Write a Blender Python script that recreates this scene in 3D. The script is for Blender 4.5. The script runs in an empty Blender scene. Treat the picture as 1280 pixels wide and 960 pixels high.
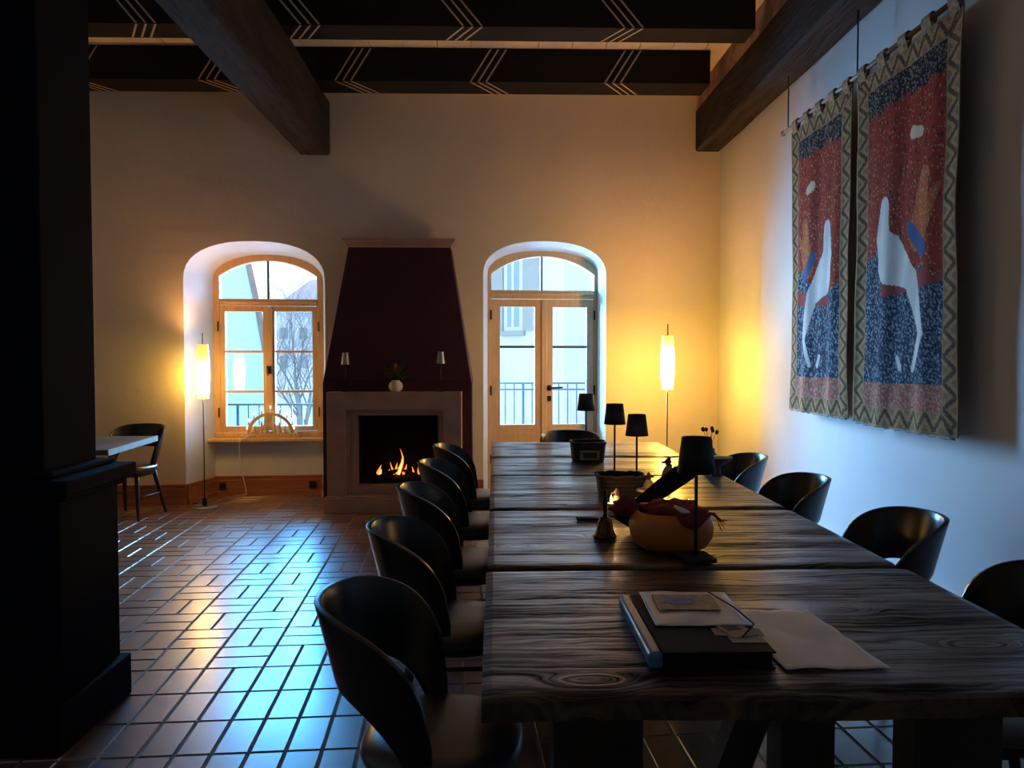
import bpy, math, random
from mathutils import Vector, Matrix, noise
R = math.radians
random.seed(7)
S = bpy.context.scene
COL = S.collection

# ------------------------------------------------------------------ camera
cam_d = bpy.data.cameras.new('camera')
cam = bpy.data.objects.new('camera', cam_d); COL.objects.link(cam)
cam_d.sensor_width = 36.0; cam_d.lens = 36.0 * 961 / 1280
cam_d.clip_start = 0.05; cam_d.clip_end = 200
cam.location = (0, 0, 1.42)
cam.rotation_euler = (R(90 - 1.91), 0, R(-1.31))
S.camera = cam

# ------------------------------------------------------------------ world and big lights
W = bpy.data.worlds.new('overcast'); S.world = W; W.use_nodes = True
bg = W.node_tree.nodes['Background']
bg.inputs['Color'].default_value = (0.84, 0.91, 1.0, 1); bg.inputs['Strength'].default_value = 1.6
def area(name, loc, target, sx, sy, power, col, spread=180):
    l = bpy.data.lights.new(name, 'AREA'); l.shape = 'RECTANGLE'; l.size = sx; l.size_y = sy
    l.energy = power; l.color = col; l.spread = R(spread)
    o = bpy.data.objects.new(name, l); COL.objects.link(o); o.location = loc
    o.rotation_euler = (Vector(target) - Vector(loc)).to_track_quat('-Z', 'Y').to_euler()
    return o
area('added_daylight_panel', (-1.32, 11.0, 2.1), (1.2, 5.0, 1.0), 1.9, 3.4, 1650, (0.20, 0.54, 1.0), 125)  # added panel hidden behind the back wall, throws blue light on the right wall
area('added_sky_panel', (-6.3, 24.0, 7.2), (-1.5, 6.0, 0.5), 4.4, 4.8, 2900, (0.06, 0.42, 1.0))  # added panel out of view, gives the floor tiles a blue reflection
S.view_settings.view_transform = 'Standard'
S.view_settings.look = 'None'
S.view_settings.exposure = 0.12
S.view_settings.gamma = 1.0
S.view_settings.use_curve_mapping = False
S.cycles.use_denoising = True
S.cycles.max_bounces = 8
S.cycles.diffuse_bounces = 5
S.cycles.sample_clamp_indirect = 6

# ------------------------------------------------------------------ materials
def mat(name, col, rough=0.6, metal=0.0, emit=None, es=0.0, spec=0.5, coat=0.0):
    m = bpy.data.materials.new(name); m.use_nodes = True
    b = m.node_tree.nodes['Principled BSDF']
    b.inputs['Base Color'].default_value = (*col, 1)
    b.inputs['Roughness'].default_value = rough
    b.inputs['Metallic'].default_value = metal
    b.inputs['Specular IOR Level'].default_value = spec
    b.inputs['Coat Weight'].default_value = coat
    if emit:
        b.inputs['Emission Color'].default_value = (*emit, 1)
        b.inputs['Emission Strength'].default_value = es
    return m
def nd(m, t, **kw):
    n = m.node_tree.nodes.new(t)
    for k, v in kw.items():
        if hasattr(n, k): setattr(n, k, v)
        else: n.inputs[k].default_value = v
    return n
def ln(m, a, b): m.node_tree.links.new(a, b)
def noisy(name, c1, c2, scale=4.0, rough=0.7, stretch=(1, 1, 1), bump=0.2, bscale=None, dist=0.01, detail=5, spec=0.5, r2=None, metal=0.0, lo=0.3, hi=0.7):
    """two colours blended by noise, with bump"""
    m = mat(name, c1, rough, metal, spec=spec)
    b = m.node_tree.nodes['Principled BSDF']
    tc = nd(m, 'ShaderNodeTexCoord'); mp = nd(m, 'ShaderNodeMapping')
    mp.inputs['Scale'].default_value = stretch
    ln(m, tc.outputs['Object'], mp.inputs['Vector'])
    n = nd(m, 'ShaderNodeTexNoise'); n.inputs['Scale'].default_value = scale; n.inputs['Detail'].default_value = detail
    ln(m, mp.outputs[0], n.inputs['Vector'])
    cr = nd(m, 'ShaderNodeValToRGB')
    cr.color_ramp.elements[0].color = (*c1, 1); cr.color_ramp.elements[1].color = (*c2, 1)
    cr.color_ramp.elements[0].position = lo; cr.color_ramp.elements[1].position = hi
    ln(m, n.outputs['Fac'], cr.inputs[0]); ln(m, cr.outputs[0], b.inputs['Base Color'])
    n2 = nd(m, 'ShaderNodeTexNoise'); n2.inputs['Scale'].default_value = bscale or scale * 3; n2.inputs['Detail'].default_value = 6
    ln(m, mp.outputs[0], n2.inputs['Vector'])
    bp = nd(m, 'ShaderNodeBump'); bp.inputs['Strength'].default_value = bump; bp.inputs['Distance'].default_value = dist
    ln(m, n2.outputs['Fac'], bp.inputs['Height']); ln(m, bp.outputs[0], b.inputs['Normal'])
    if r2 is not None:
        mr = nd(m, 'ShaderNodeMapRange'); mr.inputs['To Min'].default_value = rough; mr.inputs['To Max'].default_value = r2
        ln(m, n2.outputs['Fac'], mr.inputs['Value']); ln(m, mr.outputs[0], b.inputs['Roughness'])
    return m

M = {}
M['plaster'] = noisy('plaster', (0.72, 0.63, 0.51), (0.79, 0.70, 0.58), 1.3, 0.85, bump=0.25, bscale=9, dist=0.02, spec=0.2)
M['plaster_white'] = noisy('plaster_white', (0.62, 0.62, 0.62), (0.68, 0.68, 0.68), 1.5, 0.85, bump=0.15, bscale=9, dist=0.015, spec=0.2)
M['dark_paint'] = noisy('dark_paint', (0.0025, 0.003, 0.009), (0.004, 0.0045, 0.012), 3, 0.75, bump=0.1, spec=0.08)
M['old_beam'] = noisy('old_beam', (0.008, 0.006, 0.006), (0.042, 0.031, 0.029), 3, 0.8, stretch=(5, 0.7, 5), bump=0.7, bscale=7, dist=0.03, spec=0.25)
M['joist'] = noisy('joist', (0.005, 0.003, 0.003), (0.010, 0.006, 0.005), 3, 0.75, stretch=(1, 6, 6), bump=0.3, spec=0.25)
M['chevron'] = mat('chevron', (0.62, 0.50, 0.42), 0.8)
M['ceiling_board'] = noisy('ceiling_board', (0.82, 0.72, 0.58), (0.88, 0.78, 0.64), 2, 0.8, stretch=(6, 1, 1), bump=0.1)
M['stone_rough'] = noisy('stone_rough', (0.30, 0.16, 0.10), (0.55, 0.38, 0.28), 7, 0.9, bump=0.8, dist=0.03)
M['skirting_wood'] = noisy('skirting_wood', (0.34, 0.115, 0.035), (0.46, 0.17, 0.06), 3, 0.4, stretch=(1, 8, 14), bump=0.1)
M['pine'] = noisy('pine', (0.56, 0.30, 0.12), (0.68, 0.40, 0.17), 4, 0.42, stretch=(9, 9, 0.8), bump=0.08)
M['oak_frame'] = noisy('oak_frame', (0.56, 0.33, 0.15), (0.66, 0.41, 0.21), 4, 0.5, stretch=(9, 9, 0.8), bump=0.08)
M['burgundy'] = noisy('burgundy', (0.050, 0.011, 0.022), (0.062, 0.015, 0.027), 2, 0.7, bump=0.15, spec=0.3)
M['sandstone'] = noisy('sandstone', (0.38, 0.23, 0.16), (0.47, 0.29, 0.21), 6, 0.75, bump=0.12)
M['soot'] = mat('soot', (0.012, 0.012, 0.015), 0.9)
M['black_metal'] = mat('black_metal', (0.012, 0.012, 0.014), 0.4, 0.6)
M['black_shell'] = noisy('black_shell', (0.004, 0.004, 0.005), (0.006, 0.006, 0.007), 4, 0.27, bump=0.05, spec=0.5)
M['black_leather'] = noisy('black_leather', (0.030, 0.031, 0.036), (0.042, 0.043, 0.048), 20, 0.33, bump=0.15, bscale=120, dist=0.002, spec=0.6)
M['black_leather'].node_tree.nodes['Principled BSDF'].inputs['Coat Weight'].default_value = .7
M['black_leather'].node_tree.nodes['Principled BSDF'].inputs['Coat Roughness'].default_value = .3
M['black_wood'] = noisy('black_wood', (0.010, 0.008, 0.007), (0.02, 0.015, 0.012), 5, 0.5, stretch=(8, 8, 1), bump=0.1)
M['shade_black'] = mat('shade_black', (0.015, 0.012, 0.014), 0.6)
M['steel'] = mat('steel', (0.45, 0.43, 0.40), 0.3, 1.0)
M['dark_brass'] = mat('dark_brass', (0.11, 0.065, 0.035), 0.25, 1.0)
M['white_cord'] = mat('white_cord', (0.75, 0.72, 0.68), 0.5)
M['white_ceramic'] = mat('white_ceramic', (0.72, 0.66, 0.60), 0.35)
M['wax'] = mat('wax', (0.75, 0.55, 0.30), 0.5)
M['flame'] = mat('flame', (1, 0.6, 0.2), 0.5, emit=(1.0, 0.62, 0.18), es=14)
M['fire'] = mat('fire', (1, 0.4, 0.1), 0.5, emit=(1.0, 0.22, 0.04), es=1.8)
M['fire_core'] = mat('fire_core', (1, 0.6, 0.2), 0.5, emit=(1.0, 0.50, 0.20), es=2.0)
M['ember'] = mat('ember', (0.2, 0.03, 0.01), 0.8, emit=(1.0, 0.12, 0.02), es=0.5)
M['log'] = noisy('log', (0.02, 0.02, 0.025), (0.06, 0.055, 0.06), 9, 0.8, bump=0.7, dist=0.02)
M['charred'] = noisy('charred', (0.006, 0.005, 0.005), (0.02, 0.014, 0.01), 16, 0.9, bump=0.9, dist=0.01, spec=0.15)
M['leaf'] = noisy('leaf', (0.012, 0.03, 0.015), (0.03, 0.06, 0.02), 9, 0.6)
M['red_candle'] = mat('red_candle', (0.35, 0.05, 0.04), 0.5)
M['wicker'] = noisy('wicker', (0.014, 0.007, 0.006), (0.045, 0.02, 0.013), 60, 0.6, bump=0.6, dist=0.004)
M['tan'] = mat('tan', (0.42, 0.25, 0.13), 0.6)
M['wood_bowl'] = noisy('wood_bowl', (0.66, 0.18, 0.03), (0.76, 0.24, 0.05), 3, 0.38, stretch=(1, 1, 5), bump=0.05)
M['red_cloth'] = noisy('red_cloth', (0.20, 0.018, 0.018), (0.30, 0.035, 0.03), 14, 0.85, bump=0.3)
M['paper'] = noisy('paper', (0.85, 0.77, 0.69), (0.90, 0.83, 0.75), 5, 0.42, bump=0.5, bscale=4, dist=0.01)
M['sheet'] = noisy('sheet', (0.72, 0.70, 0.72), (0.82, 0.80, 0.82), 8, 0.25, bump=0.5, bscale=6, dist=0.01)
M['photo_green'] = noisy('photo_green', (0.10, 0.10, 0.08), (0.35, 0.33, 0.28), 40, 0.35)
M['photo_blue'] = noisy('photo_blue', (0.06, 0.09, 0.40), (0.14, 0.2, 0.6), 60, 0.35)
M['card'] = mat('card', (0.36, 0.27, 0.23), 0.5)
M['card_mark'] = mat('card_mark', (0.09, 0.05, 0.04), 0.6)
M['binder'] = mat('binder', (0.008, 0.008, 0.011), 0.7, spec=.2)
M['binder_spine_sheen'] = mat('binder_spine_sheen', (0.08, 0.22, 0.45), 0.25, coat=.6)  # blue window reflection put into the base colour
M['elastic'] = mat('elastic', (0.01, 0.01, 0.012), 0.7)
M['clay'] = noisy('clay', (0.30, 0.24, 0.18), (0.40, 0.32, 0.24), 12, 0.6)
M['jar_blue'] = mat('jar_blue', (0.10, 0.12, 0.16), 0.25)
M['clay_dark'] = mat('clay_dark', (0.05, 0.03, 0.025), 0.6)
M['table_edge_pale'] = noisy('table_edge_pale', (0.22, 0.18, 0.14), (0.30, 0.25, 0.20), 5, 0.7, stretch=(1, 8, 1))
M['left_table'] = noisy('left_table', (0.10, 0.05, 0.022), (0.17, 0.09, 0.04), 4, 0.8, stretch=(1, 9, 1))
M['left_table'].node_tree.nodes['Principled BSDF'].inputs['Specular IOR Level'].default_value = .12
M['rod_wood'] = noisy('rod_wood', (0.16, 0.08, 0.04), (0.24, 0.13, 0.07), 8, 0.5)
# outdoors
M['stucco_white'] = noisy('stucco_white', (0.74, 0.72, 0.70), (0.80, 0.78, 0.76), 0.8, 0.9, bump=0.05)
M['stucco_shade_and_trim'] = noisy('stucco_shade_and_trim', (0.60, 0.60, 0.60), (0.66, 0.66, 0.66), 0.8, 0.9, bump=0.05)  # white stucco darkened for the shaded house face; also window frames and bars
M['stucco_cyan'] = noisy('stucco_cyan', (0.52, 0.84, 0.93), (0.56, 0.87, 0.95), 0.6, 0.9, bump=0.05)
M['stucco_blue'] = noisy('stucco_blue', (0.66, 0.72, 0.80), (0.78, 0.82, 0.88), 1.2, 0.9, bump=0.05)
M['roof_brown'] = noisy('roof_brown', (0.20, 0.15, 0.15), (0.32, 0.24, 0.23), 5, 0.9)
M['roof_violet'] = noisy('roof_violet', (0.58, 0.50, 0.58), (0.70, 0.62, 0.68), 3, 0.9)
M['shutter'] = mat('shutter', (0.36, 0.36, 0.36), 0.7)
M['outer_glass'] = mat('outer_glass', (0.30, 0.37, 0.42), 0.2)
M['bark'] = noisy('bark', (0.16, 0.15, 0.15), (0.26, 0.24, 0.24), 8, 0.9)
M['rail'] = mat('rail', (0.05, 0.07, 0.08), 0.5, 0.3)
M['paving'] = noisy('paving', (0.50, 0.52, 0.54), (0.60, 0.62, 0.63), 2, 0.9)
def glass_mat():
    m = bpy.data.materials.new('pane_glass'); m.use_nodes = True; nt = m.node_tree
    for n in list(nt.nodes):
        if n.type != 'OUTPUT_MATERIAL': nt.nodes.remove(n)
    out = [n for n in nt.nodes if n.type == 'OUTPUT_MATERIAL'][0]
    t = nt.nodes.new('ShaderNodeBsdfTransparent'); t.inputs[0].default_value = (0.97, 0.99, 0.99, 1)
    g = nt.nodes.new('ShaderNodeBsdfGlossy'); g.inputs['Roughness'].default_value = 0.02
    f = nt.nodes.new('ShaderNodeFresnel'); f.inputs['IOR'].default_value = 1.45
    mx = nt.nodes.new('ShaderNodeMixShader')
    nt.links.new(f.outputs[0], mx.inputs[0]); nt.links.new(t.outputs[0], mx.inputs[1]); nt.links.new(g.outputs[0], mx.inputs[2])
    nt.links.new(mx.outputs[0], out.inputs[0])
    return m
M['glass'] = glass_mat()
def table_mat():
    m = mat('charred_plank', (0.03, 0.02, 0.015), 0.35); b = m.node_tree.nodes['Principled BSDF']
    tc = nd(m, 'ShaderNodeTexCoord')
    def noi(sc, scale, detail, rough=.6, warp=None):
        mp = nd(m, 'ShaderNodeMapping'); mp.inputs['Scale'].default_value = sc
        ln(m, tc.outputs['Object'], mp.inputs['Vector']); src = mp.outputs[0]
        if warp:
            a = nd(m, 'ShaderNodeVectorMath', operation='MULTIPLY_ADD'); a.inputs[1].default_value = warp[1]
            ln(m, warp[0].outputs[0], a.inputs[0]); ln(m, src, a.inputs[2]); src = a.outputs[0]
        n = nd(m, 'ShaderNodeTexNoise'); n.inputs['Scale'].default_value = scale; n.inputs['Detail'].default_value = detail; n.inputs['Roughness'].default_value = rough
        ln(m, src, n.inputs['Vector']); return n
    w = noi((1.2, 3.0, 1), 1.6, 3)
    # knots push the grain aside
    mk = nd(m, 'ShaderNodeMapping'); mk.inputs['Scale'].default_value = (1.9, 5.2, .01); ln(m, tc.outputs['Object'], mk.inputs['Vector'])
    vo = nd(m, 'ShaderNodeTexVoronoi'); vo.inputs['Scale'].default_value = 1.0; ln(m, mk.outputs[0], vo.inputs['Vector'])
    kr = nd(m, 'ShaderNodeMapRange'); kr.interpolation_type = 'SMOOTHERSTEP'; kr.inputs['From Min'].default_value = 0; kr.inputs['From Max'].default_value = .34; kr.inputs['To Min'].default_value = 3.6; kr.inputs['To Max'].default_value = 0
    ln(m, vo.outputs['Distance'], kr.inputs['Value'])
    cb = nd(m, 'ShaderNodeCombineXYZ'); ln(m, kr.outputs[0], cb.inputs['Y'])
    w2 = nd(m, 'ShaderNodeVectorMath', operation='MULTIPLY_ADD'); w2.inputs[1].default_value = (.2, 6.0, 0)
    ln(m, w.outputs['Color'], w2.inputs[0]); ln(m, cb.outputs[0], w2.inputs[2])
    fine = noi((0.9, 46, 1), 1.4, 8, .7, (w2, (1, 1, 1)))
    patch = noi((1.0, 4.5, 1), 1.7, 5, .6)
    mix = nd(m, 'ShaderNodeMath', operation='MULTIPLY_ADD'); mix.inputs[1].default_value = .62
    ln(m, fine.outputs['Fac'], mix.inputs[0])
    sc = nd(m, 'ShaderNodeMath', operation='MULTIPLY'); sc.inputs[1].default_value = .38
    ln(m, patch.outputs['Fac'], sc.inputs[0]); ln(m, sc.outputs[0], mix.inputs[2]); h = mix.outputs[0]
    cr = nd(m, 'ShaderNodeValToRGB'); e = cr.color_ramp.elements
    e[0].position = 0.42; e[0].color = (0.006, 0.004, 0.003, 1); e[1].position = 0.62; e[1].color = (0.17, 0.085, 0.034, 1)
    k = cr.color_ramp.elements.new(0.50); k.color = (0.038, 0.021, 0.012, 1)
    ln(m, h, cr.inputs[0]); ln(m, cr.outputs[0], b.inputs['Base Color'])
    def rng(sock, a0, a1, b0, b1):
        q = nd(m, 'ShaderNodeMapRange'); q.inputs['From Min'].default_value = a0; q.inputs['From Max'].default_value = a1
        q.inputs['To Min'].default_value = b0; q.inputs['To Max'].default_value = b1; ln(m, sock, q.inputs['Value']); return q.outputs[0]
    ln(m, rng(h, .42, .58, .65, .34), b.inputs['Roughness'])
    ln(m, rng(h, .42, .56, .05, .65), b.inputs['Specular IOR Level'])
    ln(m, rng(h, .44, .56, 0, 1.0), b.inputs['Coat Weight'])
    b.inputs['Coat Roughness'].default_value = 0.24; b.inputs['Coat IOR'].default_value = 1.5
    bp = nd(m, 'ShaderNodeBump'); bp.inputs['Strength'].default_value = 0.8; bp.inputs['Distance'].default_value = 0.006
    ln(m, h, bp.inputs['Height']); ln(m, bp.outputs[0], b.inputs['Normal'])
    return m
M['plank'] = table_mat()
def tile_mat():
    m = mat('terracotta_tile', (0.25, 0.12, 0.07), 0.3); b = m.node_tree.nodes['Principled BSDF']
    at = nd(m, 'ShaderNodeAttribute'); at.attribute_name = 'tone'
    tc = nd(m, 'ShaderNodeTexCoord')
    n = nd(m, 'ShaderNodeTexNoise'); n.inputs['Scale'].default_value = 9; n.inputs['Detail'].default_value = 4
    ln(m, tc.outputs['Object'], n.inputs['Vector'])
    ad = nd(m, 'ShaderNodeMath', operation='MULTIPLY_ADD'); ad.inputs[1].default_value = 0.6
    ln(m, n.outputs['Fac'], ad.inputs[0]); ln(m, at.outputs['Fac'], ad.inputs[2])
    cr = nd(m, 'ShaderNodeValToRGB'); e = cr.color_ramp.elements
    e[0].position = 0.15; e[0].color = (0.13, 0.055, 0.036, 1); e[1].position = 1.0; e[1].color = (0.33, 0.155, 0.09, 1)
    b.inputs['Coat Weight'].default_value = 1.0; b.inputs['Coat Roughness'].default_value = 0.24; b.inputs['Coat IOR'].default_value = 1.75
    ln(m, ad.outputs[0], cr.inputs[0]); ln(m, cr.outputs[0], b.inputs['Base Color'])
    mr = nd(m, 'ShaderNodeMapRange'); mr.inputs['To Min'].default_value = 0.30; mr.inputs['To Max'].default_value = 0.46
    ln(m, n.outputs['Fac'], mr.inputs['Value']); ln(m, mr.outputs[0], b.inputs['Roughness'])
    bp = nd(m, 'ShaderNodeBump'); bp.inputs['Strength'].default_value = 0.25; bp.inputs['Distance'].default_value = 0.006
    ln(m, n.outputs['Fac'], bp.inputs['Height']); ln(m, bp.outputs[0], b.inputs['Normal'])
    return m
M['tile'] = tile_mat()
M['grout'] = noisy('grout', (0.20, 0.17, 0.14), (0.30, 0.26, 0.22), 12, 0.8, bump=0.2)
def lampshade_mat(name, top):
    m = mat(name, (0.9, 0.8, 0.6), 0.6); b = m.node_tree.nodes['Principled BSDF']
    at = nd(m, 'ShaderNodeAttribute'); at.attribute_name = 'tone'
    cr = nd(m, 'ShaderNodeValToRGB'); e = cr.color_ramp.elements
    e[0].position = 0.0; e[0].color = (0.80, 0.44, 0.06, 1); e[1].position = 1.0; e[1].color = (1.0, 0.55, 0.065, 1)
    ln(m, at.outputs['Fac'], cr.inputs[0]); ln(m, cr.outputs[0], b.inputs['Emission Color'])
    mt = nd(m, 'ShaderNodeMapRange'); mt.inputs['To Min'].default_value = 1.6; mt.inputs['To Max'].default_value = top
    ln(m, at.outputs['Fac'], mt.inputs['Value']); ln(m, mt.outputs[0], b.inputs['Emission Strength'])
    return m
M['lit_shade'] = lampshade_mat('lit_shade', 195.0); M['lit_shade_dim'] = lampshade_mat('lit_shade_dim', 56.0)

# ------------------------------------------------------------------ mesh helpers
class MB:
    def __init__(s): s.v = []; s.f = []; s.mi = []; s.tone = []
    def add(s, vs, fs, m=0, tone=None):
        k = len(s.v); s.v += [tuple(v) for v in vs]
        for f in fs: s.f.append(tuple(i + k for i in f)); s.mi.append(m)
        s.tone += ([tone] * len(vs) if not isinstance(tone, list) else tone)
        return s
    def box(s, x0, x1, y0, y1, z0, z1, m=0, tone=None, rot=None, piv=None):
        vs = [Vector(p) for p in ((x0,y0,z0),(x1,y0,z0),(x1,y1,z0),(x0,y1,z0),(x0,y0,z1),(x1,y0,z1),(x1,y1,z1),(x0,y1,z1))]
        if rot is not None:
            pv = Vector(piv) if piv else Vector(((x0+x1)/2,(y0+y1)/2,(z0+z1)/2))
            vs = [pv + rot @ (v - pv) for v in vs]
        return s.add(vs, [(0,3,2,1),(4,5,6,7),(0,1,5,4),(1,2,6,5),(2,3,7,6),(3,0,4,7)], m, tone)
    def hexa(s, vs, m=0):
        return s.add(vs, [(0,3,2,1),(4,5,6,7),(0,1,5,4),(1,2,6,5),(2,3,7,6),(3,0,4,7)], m)
    def tube(s, pts, r, n=10, m=0, caps=True):
        pts = [Vector(p) for p in pts]; rs = r if isinstance(r, (list, tuple)) else [r] * len(pts)
        vs = []; fs = []; prev = None
        for i, p in enumerate(pts):
            a = pts[max(i-1, 0)]; b = pts[min(i+1, len(pts)-1)]; t = (b - a).normalized()
            if prev is None:
                u = t.orthogonal().normalized()
            else:
                u = prev - t * prev.dot(t); u = u.normalized() if u.length > 1e-6 else t.orthogonal().normalized()
            prev = u; w = t.cross(u)
            for k in range(n):
                an = 2 * math.pi * k / n; vs.append(p + (u * math.cos(an) + w * math.sin(an)) * rs[i])
        for i in range(len(pts) - 1):
            for k in range(n):
                fs.append((i*n+k, i*n+(k+1) % n, (i+1)*n+(k+1) % n, (i+1)*n+k))
        if caps: fs.append(tuple(range(n-1, -1, -1))); fs.append(tuple((len(pts)-1)*n+k for k in range(n)))
        return s.add(vs, fs, m)
    def lathe(s, prof, n=28, c=(0, 0, 0), m=0, sq=1.0, sx=1.0, sy=1.0, tones=None):
        vs = []; fs = []; tn = []
        for j, (r, z) in enumerate(prof):
            for k in range(n):
                a = 2 * math.pi * k / n; ca, sa = math.cos(a), math.sin(a)
                if sq != 1.0:
                    ca = math.copysign(abs(ca) ** sq, ca); sa = math.copysign(abs(sa) ** sq, sa)
                vs.append((c[0] + r * ca * sx, c[1] + r * sa * sy, c[2] + z)); tn.append(tones[j] if tones else None)
        for j in range(len(prof) - 1):
            for k in range(n):
                fs.append((j*n+k, j*n+(k+1) % n, (j+1)*n+(k+1) % n, (j+1)*n+k))
        if prof[0][0] > 1e-5: fs.append(tuple(range(n-1, -1, -1)))
        if prof[-1][0] > 1e-5: fs.append(tuple((len(prof)-1)*n+k for k in range(n)))
        return s.add(vs, fs, m, tn)
    def ellip(s, c, r, n=16, m=0, rot=None):
        vs = []; fs = []; h = n // 2
        for j in range(h + 1):
            t = math.pi * j / h - math.pi / 2
            for k in range(n):
                a = 2 * math.pi * k / n
                p = Vector((r[0] * math.cos(t) * math.cos(a), r[1] * math.cos(t) * math.sin(a), r[2] * math.sin(t)))
                if rot is not None: p = rot @ p
                vs.append(Vector(c) + p)
        for j in range(h):
            for k in range(n): fs.append((j*n+k, j*n+(k+1) % n, (j+1)*n+(k+1) % n, (j+1)*n+k))
        return s.add(vs, fs, m)
    def prism(s, poly, lo, hi, axis='y', m=0):
        """poly: list of 2D points; extruded along axis"""
        def P(a, b, c): return {'y': (a, c, b), 'z': (a, b, c), 'x': (c, a, b)}[axis]
        n = len(poly); vs = [P(a, b, lo) for a, b in poly] + [P(a, b, hi) for a, b in poly]
        fs = [tuple(range(n)), tuple(range(2*n-1, n-1, -1))] + [(i, i + n, (i+1) % n + n, (i+1) % n) for i in range(n)]
        return s.add(vs, fs, m)
    def ring(s, outer, inner, lo, hi, axis='y', m=0):
        """frame between two matching loops"""
        def P(p, c): a, b = p; return {'y': (a, c, b), 'z': (a, b, c), 'x': (c, a, b)}[axis]
        n = len(outer)
        vs = [P(p, lo) for p in outer] + [P(p, lo) for p in inner] + [P(p, hi) for p in outer] + [P(p, hi) for p in inner]
        fs = []
        for i in range(n):
            j = (i + 1) % n
            fs += [(i, j, j+n, i+n), (i+2*n, i+3*n, j+3*n, j+2*n), (i, i+2*n, j+2*n, j), (i+n, j+n, j+3*n, i+3*n)]
        return s.add(vs, fs, m)
    def build(s, name, mats, parent=None, org=(0, 0, 0), smooth=False, bevel=0, sub=0, solid=0, seg=2, loc=None):
        me = bpy.data.meshes.new(name)
        me.from_pydata([(v[0]-org[0], v[1]-org[1], v[2]-org[2]) for v in s.v], [], s.f)
        if not isinstance(mats, (list, tuple)): mats = [mats]
        for m in mats: me.materials.append(M[m] if isinstance(m, str) else m)
        me.polygons.foreach_set('material_index', s.mi)
        if any(t is not None for t in s.tone):
            at = me.attributes.new('tone', 'FLOAT', 'POINT')
            at.data.foreach_set('value', [0.0 if t is None else t for t in s.tone])
        me.validate(); me.update()
        import bmesh
        bm = bmesh.new(); bm.from_mesh(me); bmesh.ops.recalc_face_normals(bm, faces=bm.faces); bm.to_mesh(me); bm.free()
        if smooth: me.polygons.foreach_set('use_smooth', [True] * len(me.polygons))
        o = bpy.data.objects.new(name, me); COL.objects.link(o)
        if parent: o.parent = parent
        if loc: o.location = loc
        if solid: d = o.modifiers.new('solid', 'SOLIDIFY'); d.thickness = solid; d.offset = 0
        if bevel: d = o.modifiers.new('bevel', 'BEVEL'); d.width = bevel; d.segments = seg; d.limit_method = 'ANGLE'
        if sub: d = o.modifiers.new('sub', 'SUBSURF'); d.levels = sub; d.render_levels = sub
        return o
def tag(o, label=None, cat=None, group=None, kind=None):
    if label: o['label'] = label
    if cat: o['category'] = cat
    if group: o['group'] = group
    if kind: o['kind'] = kind
    return o
def thing(name, label, cat, loc=(0, 0, 0), rz=0, group=None, kind=None):
    o = bpy.data.objects.new(name, None); COL.objects.link(o); o.location = loc; o.rotation_euler = (0, 0, rz)
    o.empty_display_size = 0.1
    return tag(o, label, cat, group, kind)
def struct(o): o['kind'] = 'structure'; return o
def copy_tree(o, parent=None):
    c = o.copy(); COL.objects.link(c); c.parent = parent
    for ch in list(o.children): copy_tree(ch, c)
    return c
def arch(a, b, zs, zt, p=2.3, n=20):
    c = (a + b) / 2; w = (b - a) / 2; out = []
    if p == 'seg':                               # circular segment
        s_ = zt - zs; rr = (w*w + s_*s_) / (2*s_); t0 = math.asin(w / rr)
        return [(c + rr*math.sin(t0 - 2*t0*i/n), zt - rr + rr*math.cos(t0 - 2*t0*i/n)) for i in range(n + 1)]
    for i in range(n + 1):
        t = math.pi * i / n; cs = math.cos(t); sn = max(0.0, math.sin(t))
        out.append((c + w * math.copysign(abs(cs) ** (2/p), cs), zs + (zt - zs) * sn ** (2/p)))
    return out                                   # right to left
def opening(a, b, zb, zs, zt, p=2.3, n=20):
    return [(a, zb), (b, zb)] + arch(a, b, zs, zt, p, n)

# ------------------------------------------------------------------ setting
TH = math.atan(0.08); O = Vector((0, 7.73, 0))
def wl(u, n, z=0):        # back-wall frame to world
    return Vector((O.x + u*math.cos(TH) - n*math.sin(TH), O.y + u*math.sin(TH) + n*math.cos(TH), z))
TOP = 4.2
fA = (-3.0, -1.665, 0.0, 2.18, 2.555, 2.35); bA = (-2.86, -1.75, 0.0, 2.22, 2.49, 2.2)
fB = (-0.112, 1.138, 0.0, 2.26, 2.598, 2.3); bB = (-0.04, 1.135, 0.0, 2.30, 2.555, 2.3)
mb = MB()
def sheet(n, ops, u0, u1):
    u = u0
    for op in ops:
        a, b = op[0], op[1]
        mb.add([(u, n, 0), (a, n, 0), (a, n, TOP), (u, n, TOP)], [(0, 1, 2, 3)])
        ar = arch(a, b, op[3], op[4], op[5])
        for i in range(len(ar) - 1):
            (ua, za), (ub, zb) = ar[i], ar[i+1]
            mb.add([(ua, n, za), (ua, n, TOP), (ub, n, TOP), (ub, n, zb)], [(0, 1, 2, 3)])
        u = b
    mb.add([(u, n, 0), (u1, n, 0), (u1, n, TOP), (u, n, TOP)], [(0, 1, 2, 3)])
sheet(0, (fA, fB), -5.2, 2.33)
sheet(0.70, (bA, bB), -5.2, 2.9)
def reveal(f, b, n0, n1, m):
    P = opening(*f)[1:] + [(f[0], f[2])]; Q = opening(*b)[1:] + [(b[0], b[2])]
    for i in range(len(P) - 1):
        mb.add([(P[i][0], n0, P[i][1]), (P[i+1][0], n0, P[i+1][1]), (Q[i+1][0], n1, Q[i+1][1]), (Q[i][0], n1, Q[i][1])], [(0, 1, 2, 3)], m)
reveal(fA, bA, 0, 0.5, 1); reveal(bA, bA, 0.5, 0.70, 1)
reveal(fB, bB, 0, 0.4, 1); reveal(bB, bB, 0.4, 0.70, 1)
mb.box(bA[0], bA[1], 0.50, 0.70, 0, 0.60, 1)
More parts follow.
